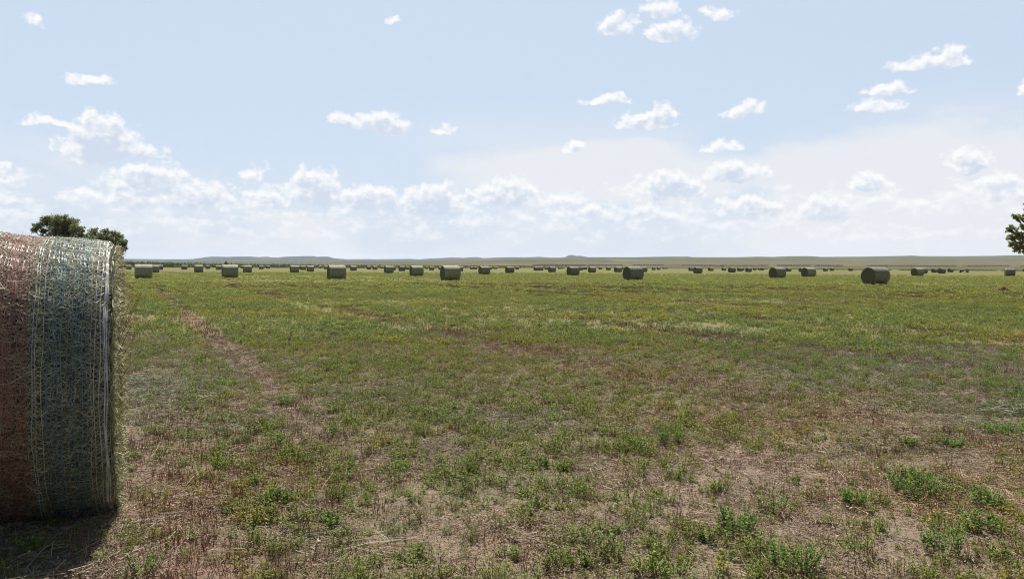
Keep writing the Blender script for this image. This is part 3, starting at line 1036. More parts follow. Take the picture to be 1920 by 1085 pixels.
    qh.add(tubes(p, e, .0011, .0007), np.tile(cols, (3, 1)))
    qh.obj('side_hay', HAYM, root)

    # ragged ends
    for sgn in (1, -1):
        qe = Q()
        n = 20000 if sgn > 0 else 6000
        r = (B_R - .02) * np.sqrt(rng.uniform(0, 1, n)); a = rng.uniform(0, 2 * math.pi, n)
        bul = .008 + .016 * (1 - (r / B_R) ** 4) + .022 * (fbm(np.cos(a) * r * 5 + 40, np.sin(a) * r * 5 + 40, 3, 640) - .5)
        z = np.maximum(r * np.cos(a), -NB_Z + .015)
        p = np.stack([sgn * (W2 + bul * rng.uniform(.2, 1.0, n)), r * np.sin(a), z + NB_Z], 1)
        tg = np.stack([np.zeros(n), np.cos(a), -np.sin(a)], 1)
        d = unit(tg * rng.choice([-1, 1], (n, 1)) + rng.normal(0, .4, (n, 3)) * [.6, 1, 1] + np.array([sgn * .12, 0, 0]))
        L = rng.uniform(.02, .09, (n, 1))
        cols = pal[rng.choice(6, n, p=pr)] * rng.uniform(.65, 1.15, (n, 1)) * [1.0, .97, .85]
        e = p + d * L; e[:, 2] = np.maximum(e[:, 2], .01)
        s = unit(np.cross(d, rng.normal(0, 1, (n, 3)))) * rng.uniform(.001, .0022, (n, 1))
        qe.add(np.stack([p - s, p + s, e + s, e - s], 1), cols)
        # tufts of stalks hanging from the rim, some standing well out
        n = 1500
        a = rng.uniform(0, 2 * math.pi, n); r = B_R - rng.uniform(.01, .10, n)
        z = np.maximum(r * np.cos(a), -NB_Z + .015)
        p = np.stack([np.full(n, sgn * (W2 + .01)), r * np.sin(a), z + NB_Z], 1)
        d = unit(np.stack([sgn * rng.uniform(.3, 1.2, n), rng.normal(0, .6, n), rng.normal(-.35, .6, n)], 1))
        L = rng.uniform(.010, .040, (n, 1)) * np.where(rng.uniform(0, 1, (n, 1)) < .06, 2.4, 1)
        mid = p + d * L * .55; e = mid + unit(d + [0, 0, -.5]) * L * .45
        mid[:, 2] = np.maximum(mid[:, 2], .02); e[:, 2] = np.maximum(e[:, 2], .01)
        cols = pal[rng.choice(6, n, p=pr)] * rng.uniform(.7, 1.15, (n, 1)) * [1.0, .97, .85]
        qe.add(tubes(p, mid, .0013, .0011), np.tile(cols, (3, 1))); qe.add(tubes(mid, e, .0011, .0007), np.tile(cols, (3, 1)))
        if sgn > 0:   # a few long brown stems pointing up and out of the end
            for (ay, zz, dy, dz, L) in ((-.50, 1.12, .05, .95, .33), (-.52, .99, .15, .7, .26), (-.4, .86, .1, .62, .24), (-.55, 1.2, 0, 1.0, .2), (-.6, 1.15, 0, .9, .26), (-.45, .75, .1, .4, .2), (-.62, 1.05, .0, 1., .2)):
                p = np.array([[W2 + .03, ay, zz]]); dd = unit(np.array([[.42, dy, dz]]))
                qe.add(tubes(p, p + dd * L, .0022, .0013), np.tile([(.13, .115, .05)], (3, 1)))
        qe.obj('end_hay', HAYM, root)

    # the net: parallel strands round the roll with zigzag cross strands between them
    # bands along the axis (x measured back from the right end)
    def colour_at(d):
        if d < .115: return 'white'
        if d < .33: return 'blue'
        if d < .42: return 'white'
        if d < .64: return 'red'
        if d < 1.30: return 'white'
        if d < 1.55: return 'red'
        return 'white'
    COLS = {'white': (.57, .56, .54), 'blue': (.115, .25, .31), 'red': (.37, .135, .115)}
    nets = {'white': Q(), 'blue': Q(), 'red': Q()}
    na = 300
    A = np.linspace(0, 2 * math.pi, na + 1)
    pitch = .0245
    nst = int(B_W / pitch)

    def strand(x, w, lift, wig, c):
        xx = x + wig * (fbm(A * 2.2 + x * 91, A * 0 + x * 37, 3, 700) - .5) + .004 * np.sin(A * 9 + x * 50)
        p = surf(xx, A, lift + .003 * np.sin(A * 23 + x * 77))
        s = np.array([w / 2, 0, 0])
        nr = np.stack([np.zeros(na + 1), np.sin(A), np.cos(A)], 1) * w * .3 * np.sin(A * 31 + x * 13)[:, None]
        p0, p1 = p[:-1], p[1:]
        k = np.array(COLS[c]) * rng.uniform(.8, 1.15)
        nets[c].add(np.stack([p0 - s - nr[:-1], p0 + s + nr[:-1], p1 + s + nr[1:], p1 - s - nr[1:]], 1), k)

    for i in range(nst + 1):
        d = i * pitch + .004
        x = W2 - d
        c = colour_at(d)
        strand(x + rng.normal(0, .003), rng.uniform(.0018, .003 if c == 'white' else .0042), .008, .018, c)
        if rng.uniform() < (.35 if c == 'white' else .9): strand(x + rng.normal(0, .006), rng.uniform(.002, .003), .0085, .016, c)
        # zigzag
        for zz_ in range(2 if c == 'red' else 1):
         ph_ = zz_ * .01
         nz = 190
         az = np.linspace(0, 2 * math.pi, nz + 1) + ph_
         xz = x - np.where(np.arange(nz + 1) % 2 == 0, 0, pitch) + rng.normal(0, .002, nz + 1)
         p = surf(np.clip(xz, -W2, W2), az, .0075)
         wv = rng.uniform(.0009, .0017) if c != 'red' else rng.uniform(.0014, .0026)
         t = unit(p[1:] - p[:-1]); nr = np.stack([np.zeros(nz), np.sin(az[:-1]), np.cos(az[:-1])], 1)
         s = unit(np.cross(t, nr)) * wv / 2
         nets[c].add(np.stack([p[:-1] - s, p[:-1] + s, p[1:] + s, p[1:] - s], 1), np.array(COLS[c]) * .9)
    # the gathered edge strand over the right shoulder
    for k in range(5):
        strand(W2 - .030 + rng.normal(0, .008), rng.uniform(.002, .0042), .011, .022, 'white')
    for c in ('white', 'red', 'blue'):
        o = nets[c].obj('net_wrap', NETM, root)
        tag(o, {'white': 'white net strands round the bale', 'red': 'faded red net band round the bale', 'blue': 'blue net band round the bale'}[c])


near_bale()


# ------------------------------------------------------------------ trees
BARK = plain_mat('bark', (.11, .09, .07), .9, .1, scale=8)


def tree(name, base, top_z, clumps, leaf, nper, label, group=None, trunk_r=.3, seed=1, lc=(.17, .20, .080)):
    """clumps: world centres (n,3) and radii (n,)"""
    rg = np.random.default_rng(seed)
    C, Rr = clumps
    Rr = Rr * 1.06
    root = empty(name, (base[0], base[1], 0))
    tag(root, label, 'tree', group)
    b = np.array([base[0], base[1], 0.0])
    qt = Q()
    fork = np.array([b[0], b[1], max(.22 * top_z, C[:, 2].min() * .55)])
    P = [b + [0, 0, -.2], b * .5 + fork * .5 + [rg.normal(0, .1), rg.normal(0, .1), 0], fork]
    rad = [trunk_r * 1.25, trunk_r, trunk_r * .85]
    for k in range(2): qt.add(tubes(np.array([P[k]]) - b, np.array([P[k + 1]]) - b, rad[k], rad[k + 1], 8), (.11, .09, .07))
    for c, r in zip(C, Rr):
        m1 = fork + (c - fork) * .45 + rg.normal(0, .12, 3) * r + [0, 0, -.1 * r]
        pts = [fork, m1, c + rg.normal(0, .1, 3) * r]
        rr = [trunk_r * .5, trunk_r * .28, trunk_r * .1]
        for k in range(2): qt.add(tubes(np.array([pts[k]]) - b, np.array([pts[k + 1]]) - b, rr[k], rr[k + 1], 6), (.10, .082, .064))
        # twigs
        n = 14
        e = c + unit(rg.normal(0, 1, (n, 3))) * r * rg.uniform(.5, .95, (n, 1))
        s = c + (fork - c) * rg.uniform(0, .15, (n, 1))
        qt.add(tubes(s - b, e - b, trunk_r * .07, trunk_r * .02), (.10, .082, .064))
    qt.obj('trunk', BARK, root)
    ql = Q()
    for c, r in zip(C, Rr):
        n = int(2.3 * nper * (r / np.mean(Rr)) ** 2)
        # sprays of leaves around random twig ends
        ns = max(10, n // 26)
        dirs = unit(rg.normal(0, 1, (ns, 3)))
        cen = c + dirs * r * (rg.uniform(.15, 1.0, (ns, 1)) ** .6) * [1, 1, .85]
        cc = np.array(lc) * rg.uniform(.7, 1.3, (ns, 1)) * np.stack([rg.uniform(.9, 1.25, ns), np.ones(ns), rg.uniform(.8, 1.1, ns)], 1)
        i = rg.integers(0, ns, n)
        p = cen[i] + rg.normal(0, 1, (n, 3)) * r * .13 * [1, 1, .8]
        d = unit(rg.normal(0, 1, (n, 3)) + [0, 0, -.3]); nn = unit(rg.normal(0, 1, (n, 3)) + [0, 0, .6])
        ql.add(leaves(p, d, nn, leaf * rg.uniform(.7, 1.3, n), leaf * .8) - b, cc[i] * rg.uniform(.8, 1.2, (n, 1)))
    ql.obj('crown', LEAFM, root)
    return root


def px_clumps(lst, depth, seed, spread=.6):
    rg = np.random.default_rng(seed)
    C, Rr = [], []
    for x, y, r in lst:
        rm = r / FPX * depth
        C.append(at(x, y, depth + rg.uniform(-spread, spread) * rm * 3)); Rr.append(rm)
    return np.array(C), np.array(Rr)


def trees():
    D = 150
    c1 = [(108, 414, 13), (121, 412, 12), (96, 420, 12), (133, 418, 13), (142, 428, 11), (116, 426, 15), (126, 434, 14), (103, 434, 11), (84, 414, 9), (77, 422, 8), (68, 424, 8),
          (64, 431, 6), (92, 410, 8), (81, 432, 7), (112, 448, 15), (135, 446, 13), (95, 448, 10), (154, 431, 7), (150, 440, 8), (158, 442, 5), (80, 444, 6), (120, 465, 15), (140, 462, 10), (100, 462, 12)]
    tree('cottonwood_tree', at(117, 500, D)[:2], 11.5, px_clumps(c1, D, 3), .22, 420, 'broad domed dark green tree rising behind the striped netted bale', 'trees behind the near bale', .42, 3)
    D = 158
    c2 = [(175, 434, 9), (168, 442, 9), (184, 442, 9), (176, 452, 12), (199, 436, 9), (195, 446, 10), (206, 448, 8), (214, 440, 9), (222, 443, 9), (226, 453, 10), (216, 455, 11), (234, 455, 6), (230, 466, 8),
          (221, 470, 10), (226, 479, 7), (205, 462, 13), (188, 464, 13), (172, 468, 11), (200, 480, 12), (164, 447, 5), (237, 452, 3)]
    tree('cottonwood_tree', at(200, 500, D)[:2], 9.5, px_clumps(c2, D, 4), .22, 360, "lower ragged tree behind the striped bale's right end, several rounded tops", 'trees behind the near bale', .36, 4)
    D = 62
    c3 = [(1903, 407, 7), (1914, 408, 8), (1891, 431, 7), (1899, 427, 8), (1893, 446, 6), (1906, 440, 11), (1897, 456, 7), (1912, 458, 11), (1906, 468, 7), (1918, 468, 7), (1925, 425, 12), (1924, 445, 14), (1934, 462, 10),
          (1945, 395, 18), (1928, 377, 9), (1955, 425, 22), (1975, 380, 22), (1960, 455, 18), (1990, 420, 28), (2010, 375, 26), (2000, 455, 20), (2030, 410, 28), (2045, 445, 20), (2050, 375, 20), (2070, 415, 20)]
    c = px_clumps(c3, D, 5)
    tree('cottonwood_tree', at(1992, 500, D)[:2], 8.0, c, .12, 420, 'green leafy tree with gaps of sky, cut off by the right edge', None, .3, 5, (.24, .28, .085))
    D = 520
    c4 = [(424, 490.5, 1.6), (423, 493.5, 2.2), (425.5, 494, 2.2), (424, 496.5, 2.6)]
    tree('small_tree', at(424, 500, D)[:2], 4, px_clumps(c4, D, 6), .35, 160, 'tiny far tree standing above the hedge, over a large bale', None, .12, 6)
    D = 760
    c5 = [(1354, 498.2, 1.0), (1355.4, 497.6, 1.2), (1356, 498.8, 1.0)]
    tree('lone_shrub', at(1355, 500, D)[:2], 2.5, px_clumps(c5, D, 7), .3, 130, 'tiny dark shrub on the pasture just beyond the field, right of centre', None, .06, 7)


trees()


# ------------------------------------------------------------------ far hedge and rough margins
def hedges():
    q = Q()
    # hedge: along the left edge of the field, tapering out to the right
    xs = np.concatenate([np.arange(-260, 700, 1.1), np.arange(700, 1120, 1.6)])
    for x in xs:
        top = np.interp(x, [-260, 235, 300, 400, 540, 620, 700, 1120], [486, 490.5, 492, 494.5, 495.3, 496.5, 497, 498]) + rng.uniform(-1.0, 1.2) * np.interp(x, [0, 600, 800], [1, .7, .25])
        D = float(np.interp(x, [-260, 700, 1120], [570, 640, 1100])) + rng.uniform(-14, 14)
        h = max(.35, (yhor(x) - top) / FPX * D + H)
        p = at(x, yhor(x), D)
        n = int(6 + 6 * h)
        w = 1.6 if x > 700 else 1.1
        c = np.stack([p[0] + rng.normal(0, w, n), p[1] + rng.normal(0, 1.2, n), h * rng.uniform(0.02, .95, n)], 1)
        s = .35 + .18 * h
        green = x < 640
        base = np.array((.062, .088, .030) if green else (.06, .062, .03)) * rng.uniform(.6, 1.35)
        q.add(leaves(c, rng.normal(0, 1, (n, 3)), rng.normal(0, 1, (n, 3)), s * rng.uniform(.6, 1.3, n), s * .8), base * rng.uniform(.75, 1.25, (n, 1)))
    o = q.obj('hedge_foliage', LEAFM); tag(o, 'dark green hedge and scrub along the far left edge of the field', 'hedge', kind='stuff')
    q = Q()
    for x in np.arange(1060, 2300, .45):
        D = float(edge_dist(x)) + rng.uniform(-8, 8) + 4 * math.sin(x / 40)
        if vnoise(np.array([x / 6.0]), np.array([1.0]), 5)[0] < .30: continue
        p = at(x, yhor(x), D); n = 9
        h = rng.uniform(.3, .8)
        c = np.stack([p[0] + rng.normal(0, .5, n), p[1] + rng.normal(0, 1, n), h * rng.uniform(0, .9, n)], 1)
        q.add(leaves(c, rng.normal(0, 1, (n, 3)) + [0, 0, .8], rng.normal(0, 1, (n, 3)), rng.uniform(.3, .6, n), .3), np.array((.058, .062, .026)) * rng.uniform(.6, 1.4, (n, 1)))
    o = q.obj('margin_grass', LEAFM); tag(o, 'strip of rough dark grass and weeds along the field edge', 'grass', kind='stuff')
    # second dark line, on the rising pasture
    q = Q()
    t = .17
    for x in np.arange(1000, 2300, .6):
        if vnoise(np.array([x / 25.0]), np.array([4.0]), 6)[0] < .28: continue
        D = 900 * (4200 / 900) ** (t + .01 * math.sin(x / 130))
        zz = H + t * (yhor(x) - np.interp(x, [1000, 1190, 1500, 1920, 3400], [483, 482, 480, 478, 474])) / FPX * D
        p = at(x, yhor(x), D); n = 8
        c = np.stack([p[0] + rng.normal(0, .8, n), p[1] + rng.normal(0, 3, n), zz + rng.uniform(-.3, 1.3, n)], 1)
        q.add(leaves(c, rng.normal(0, 1, (n, 3)), rng.normal(0, 1, (n, 3)), rng.uniform(.6, 1.2, n), .6), np.array((.055, .055, .028)) * rng.uniform(.6, 1.3, (n, 1)))
    o = q.obj('pasture_scrub', LEAFM); tag(o, 'thin dark line of scrub on the rising pasture', 'scrub', kind='stuff')


hedges()


# ------------------------------------------------------------------ hay left on the ground, single plants, dirt mound
def hay_pile(name, px, py, rx, ry, hz, n, label, cols, lmax=.22, rad=.0016):
    x, y = ground(px, py)
    q = Q()
    r = np.sqrt(rng.uniform(0, 1, n)); a = rng.uniform(0, 6.283, n)
    p = np.stack([r * np.cos(a) * rx, r * np.sin(a) * ry, np.zeros(n)], 1)
    p[:, 2] = rng.uniform(.004, 1, n) * hz * np.clip(1 - r ** 2, .06, 1) * (.5 + fbm(p[:, 0] * 6 + 50, p[:, 1] * 6 + 50, 2, 801)) + .006
    d = unit(rng.normal(0, 1, (n, 3)) * [1, .8, .28])
    L = lmax * rng.uniform(.25, 1, (n, 1))
    cs = np.array(cols)[rng.integers(0, len(cols), n)] * rng.uniform(.65, 1.25, (n, 1))
    m = p + rng.normal(0, .012, (n, 3)) + [0, 0, .006]
    s = p - d * L / 2; e = p + d * L / 2
    s[:, 2] = np.maximum(s[:, 2], .004); e[:, 2] = np.maximum(e[:, 2], .004)
    q.add(tubes(s, m, rad * .8, rad), np.tile(cs, (3, 1))); q.add(tubes(m, e, rad, rad * .7), np.tile(cs, (3, 1)))
    nl = n * 2
    i = rng.integers(0, n, nl)
    q.add(leaves(p[i] + rng.normal(0, .02, (nl, 3)) * [1, 1, .5] + [0, 0, .01], rng.normal(0, 1, (nl, 3)), rng.normal(0, 1, (nl, 3)) + [0, 0, .5], rng.uniform(.01, .025, nl), .008), cs[i] * .9)
    o = q.obj(name, HAYM); o.location = (x, y, 0)
    tag(o, label, 'hay')
    return o


GRAYG = [(.18, .19, .10), (.25, .25, .135), (.31, .30, .17), (.11, .125, .06), (.38, .35, .2)]
STRAW = [(.36, .31, .19), (.28, .25, .15), (.42, .37, .24), (.2, .19, .11)]


def ground_things():
    hay_pile('hay_clump', 1450, 694, .30, .45, .11, 420, 'small grey green clump of cut hay alone in the middle of the right field', GRAYG)
    hay_pile('hay_clump', 1905, 775, .42, .42, .17, 900, 'large tangled clump of cut hay at the right edge', GRAYG, .26)
    hay_pile('hay_clump', 258, 722, .28, .45, .10, 420, "dark clump of dropped hay just beyond the striped bale's right end", GRAYG)
    hay_pile('hay_scatter', 345, 745,   .75, .8, .04, 1700, 'thin pale spread of dropped hay beside the striped netted bale', GRAYG[:3] + STRAW, .3)
    hay_pile('hay_scatter', 1700, 765, .75, .35, .03, 420, 'low streak of pale hay leading to the tangled clump at the right edge', GRAYG[:3] + STRAW, .35)
    hay_pile('hay_scatter', 1520, 735, .55, .5, .03, 260, 'thin pale straw streak below the small grey green clump', STRAW + GRAYG[:2], .35)
    hay_pile('hay_scatter', 1350, 664, .8, .5, .03, 220, 'faint pale streak of hay up from the small grey green clump', STRAW + GRAYG[:2], .3)
    hay_pile('straw_stalks', 690, 1030, .22, .26, .03, 26, 'few long pale straw stalks crossed on the soil in front', STRAW[:3], .42, .002)
    hay_pile('straw_stalks', 90, 1060, .3, .2, .10, 30, "pale bent stalks poking out of the striped bale's shadow in front", STRAW[:3], .3, .002)
    hay_pile('hay_scatter', 487, 530, 2.2, 5.5, .08, 300, 'small pale dropped hay patch far out below the long mesa', [(.34, .36, .22), (.28, .3, .17)], .5, .006)

    big = [
        ((1722, 925), .17, .22, 90, 'widest bushy green alfalfa clump on the bare soil low at right'),
        ((1250, 832), .20, .10, 34, 'tall narrow alfalfa clump alone in the middle of the bare right patch'),
        ((1378, 995), .17, .13, 44, 'bright green alfalfa clump low in front, first left of the bare soil corner'),
        ((512, 945), .12, .12, 40, 'low round alfalfa clump to the right of the red stubble by the striped bale'),
        ((1490, 1072), .17, .14, 46, 'dense alfalfa clump at the bottom edge, left of the bare corner'),
        ((1702, 838), .11, .06, 22, 'small ball shaped alfalfa plant just above the widest clump'),
        ((1782, 838), .12, .10, 30, 'dark bushy alfalfa plant between the tangled hay clump and the widest clump'),
        ((1600, 948), .12, .08, 30, 'compact alfalfa plant just left of the widest clump'),
        ((1768, 1036), .17, .11, 36, 'leafy alfalfa plant with one tall shoot on the bare soil at bottom right'),
        ((1845, 948), .13, .11, 36, 'stemmy alfalfa plant on bare soil right of the widest clump'),
        ((620, 985), .11, .06, 18, 'small bright alfalfa sprout at the centre left of the foreground'),
        ((535, 760), .16, .13, 36, "dark green alfalfa clump beside the wheel track right of the hay spread"),
        ((1880, 815), .12, .20, 60, 'wide low alfalfa patch under the tangled hay clump'),
        ((1840, 990), .12, .10, 30, 'alfalfa plant with dry stems between the stemmy and tall-shooted plants'),
    ]
    for (px, py), h, sp, n, lab in big:
        x, y = ground(px, py)
        o = tuft(n, h, sp * .8, 13, .016, lean=.5, dead=.18, leafc=(.140, .225, .034)).obj('alfalfa_clump', VEG1)
        o.location = (x, y, 0)
        tag(o, lab, 'plant', 'distinct alfalfa clumps in the foreground')

    # dirt mound
    x, y = ground(1879, 547)
    m = plain_mat('dug_dirt', (.085, .050, .034), .95, .05, var=.5, scale=7)
    n = 40
    U, W = np.meshgrid(np.linspace(-1, 1, n * 2), np.linspace(-1, 1, n), indexing='ij')
    rr = np.sqrt(U ** 2 + W ** 2)
    z = np.clip(1 - rr ** 2, -.05, 1) * .30 * (.25 + 1.3 * fbm(U * 3 + 8, W * 2 + 8, 4, 900)) - .02
    me = grid_mesh('dirt_mound', np.stack([U * .68, W * .5, z], -1), m)
    o = bpy.data.objects.new('dirt_mound', me); COL.objects.link(o); o.location = (x, y, 0)
    tag(o, 'low mound of dug reddish brown dirt in the green field at right', 'dirt mound')


VEG1 = veg_mat('alfalfa_leaf_single', tint=False, transl=.45)
ground_things()


# ------------------------------------------------------------------ far red farm vehicle
def box_q(q, c, s, col=(1, 1, 1), taper=(1, 1), shear=0.0):
    cx, cy, cz = c; sx, sy, sz = (k / 2 for k in s)
    b = [(-sx, -sy), (sx, -sy), (sx, sy), (-sx, sy)]
    lo = [np.array((cx + a, cy + d, cz - sz)) for a, d in b]
    hi = [np.array((cx + a * taper[0] + shear, cy + d * taper[1], cz + sz)) for a, d in b]
    f = [lo[::-1], hi] + [[lo[i], lo[(i + 1) % 4], hi[(i + 1) % 4], hi[i]] for i in range(4)]
    q.add(np.array(f), col)


def vehicle():
    D = 318
    p = at(1807.7, yhor(1807.7), D)
    root = empty('farm_vehicle', (p[0], p[1], 0), R_(-16))
    tag(root, 'small red open farm vehicle with black rear bed parked far off at right', 'utility vehicle')
    red = plain_mat('red_paint', (.30, .018, .03), .35, .5, var=.1)
    blk = plain_mat('black_plastic', (.018, .018, .02), .5, .4)
    rub = plain_mat('rubber', (.012, .012, .012), .8, .2)
    gry = plain_mat('grey_steel', (.3, .3, .31), .4, .5)
    q = Q(); box_q(q, (0, 0, .52), (3.1, 1.1, .18)); q.obj('chassis', blk, root)
    q = Q(); box_q(q, (-1.25, 0, .86), (1.1, 1.35, .42), taper=(.78, .9), shear=.10); box_q(q, (-.42, 0, .80), (.55, 1.4, .46)); box_q(q, (-.22, 0, 1.15), (.20, 1.35, .34), taper=(.6, 1))
    q.obj('body', red, root)
    for s in (-.36, .36):
        q = Q(); box_q(q, (.16, s, .92), (.5, .6, .16)); box_q(q, (.40, s, 1.16), (.14, .58, .52), shear=.06); q.obj('seat', blk, root)
    q = Q(); box_q(q, (1.05, 0, .98), (1.15, 1.45, .10)); box_q(q, (1.05, -.70, 1.16), (1.15, .06, .30)); box_q(q, (1.05, .70, 1.16), (1.15, .06, .30)); box_q(q, (1.62, 0, 1.16), (.06, 1.42, .30)); box_q(q, (.50, 0, 1.16), (.06, 1.42, .30)); box_q(q, (1.05, 0, 1.12), (.95, 1.2, .2))
    q.obj('cargo_bed', blk, root)
    q = Q(); a = np.linspace(0, 2 * math.pi, 13)
    c = np.stack([-.12 + .04 * np.cos(a), -.36 + .19 * np.cos(a), 1.28 + .17 * np.sin(a)], 1)
    q.add(tubes(c[:-1], c[1:], .02, .02, 6), (1, 1, 1)); q.add(tubes([(-.30, -.36, 1.05)], [(-.12, -.36, 1.28)], .025, .025, 6), (1, 1, 1)); q.obj('steering_wheel', blk, root)
    for s in (-.45, .45):
        q = Q(); a = np.linspace(0, 2 * math.pi, 13)[:-1]
        ring = np.stack([np.full(12, -1.74), s + .09 * np.cos(a), .86 + .07 * np.sin(a)], 1); r2_ = np.roll(ring, -1, 0); cc = np.tile([-1.77, s, .86], (12, 1))
        q.add(np.stack([ring, r2_, cc, cc], 1), (1, 1, 1)); q.obj('headlight', gry, root)
    for x in (-1.18, 1.15):
        for s in (-.66, .66):
            w = empty('wheel', (x, s, .38)); w.parent = root
            a = np.linspace(0, 2 * math.pi, 25)
            prof = [(-.15, .22), (-.15, .33), (-.11, .38), (.11, .38), (.15, .33), (.15, .22)]
            V = np.stack([np.stack([r * np.cos(a[:-1]), np.full(24, yy), r * np.sin(a[:-1])], 1) for yy, r in prof], 1)
            t = bpy.data.objects.new('tyre', grid_mesh('tyre', V, rub, close_u=True)); COL.objects.link(t); t.parent = w
            prof = [(-.13, .01), (-.12, .12), (-.14, .225), (.14, .225), (.12, .12), (.13, .01)]
            V = np.stack([np.stack([r * np.cos(a[:-1]), np.full(24, yy), r * np.sin(a[:-1])], 1) for yy, r in prof], 1)
            t = bpy.data.objects.new('rim', grid_mesh('rim', V, gry, close_u=True)); COL.objects.link(t); t.parent = w


vehicle()

# ------------------------------------------------------------------ sun, sky, clouds, haze
SUN_AZ, SUN_EL = R_(-9), R_(58)     # azimuth from straight ahead, + to the right
sd = np.array([math.sin(SUN_AZ) * math.cos(SUN_EL), math.cos(SUN_AZ) * math.cos(SUN_EL), math.sin(SUN_EL)])
ld = bpy.data.lights.new('sun', 'SUN'); ld.energy = 5.0; ld.angle = R_(.53); ld.color = (1, .955, .88)
lo = bpy.data.objects.new('sun', ld); COL.objects.link(lo)
lo.rotation_euler = Vector(-sd).to_track_quat('-Z', 'Y').to_euler()
lo.location = (0, 0, 50)


def azel(x, y):
    d = ray(x, y); d = d / np.linalg.norm(d)
    return math.atan2(d[0], d[1]), math.asin(d[2])


# clouds: photo centre, half size (photo pixels), strength
CLOUDS = [
    (66, 43, 34, 9, .8), (163, 151, 48, 11, .9), (84, 228, 55, 12, .8), (190, 262, 74, 50, 1.4), (240, 284, 75, 18, 1.0), (690, 229, 52, 20, 1.05), (722, 230, 46, 26, 1.1), (650, 222, 40, 15, .95), (828, 243, 28, 11, .7),
    (737, 36, 11, 10, .8), (1154, 47, 40, 25, 1.0), (1236, 16, 30, 24, 1.0), (1262, 56, 50, 24, 1.0), (1346, 25, 32, 14, .85), (1745, 118, 80, 16, 1.0), (1790, 100, 36, 22, 1.0), (1138, 189, 46, 14, 1.0), (1244, 212, 34, 21, 1.1),
    (1207, 228, 52, 20, 1.0), (1397, 206, 46, 19, 1.1), (1657, 169, 50, 14, .9), (1646, 199, 52, 16, 1.05), (1916, 165, 16, 18, 1.0), (1074, 275, 22, 15, 1.0), (1360, 270, 45, 15, .9), (1818, 301, 44, 28, 1.2), (1253, 348, 70, 30, 1.25),
    (1378, 322, 62, 26, 1.15), (1625, 342, 44, 20, .95), (590, 350, 52, 46, 1.25), (480, 325, 30, 24, .7), (285, 335, 80, 34, 1.1), (370, 365, 70, 34, 1.05), (235, 362, 60, 22, .9), (695, 368, 75, 28, 1.15), (810, 372, 70, 38, 1.15), (950, 362, 70, 34, 1.15),
    (1060, 375, 45, 18, .8), (1400, 385, 70, 26, 1.1), (1540, 390, 60, 28, 1.1), (1230, 395, 60, 24, .85), (1640, 168, 30, 8, .7), (2, 315, 20, 16, .8), (1880, 350, 60, 28, .8), (500, 370, 60, 30, .85), (1120, 395, 50, 22, .8),
]


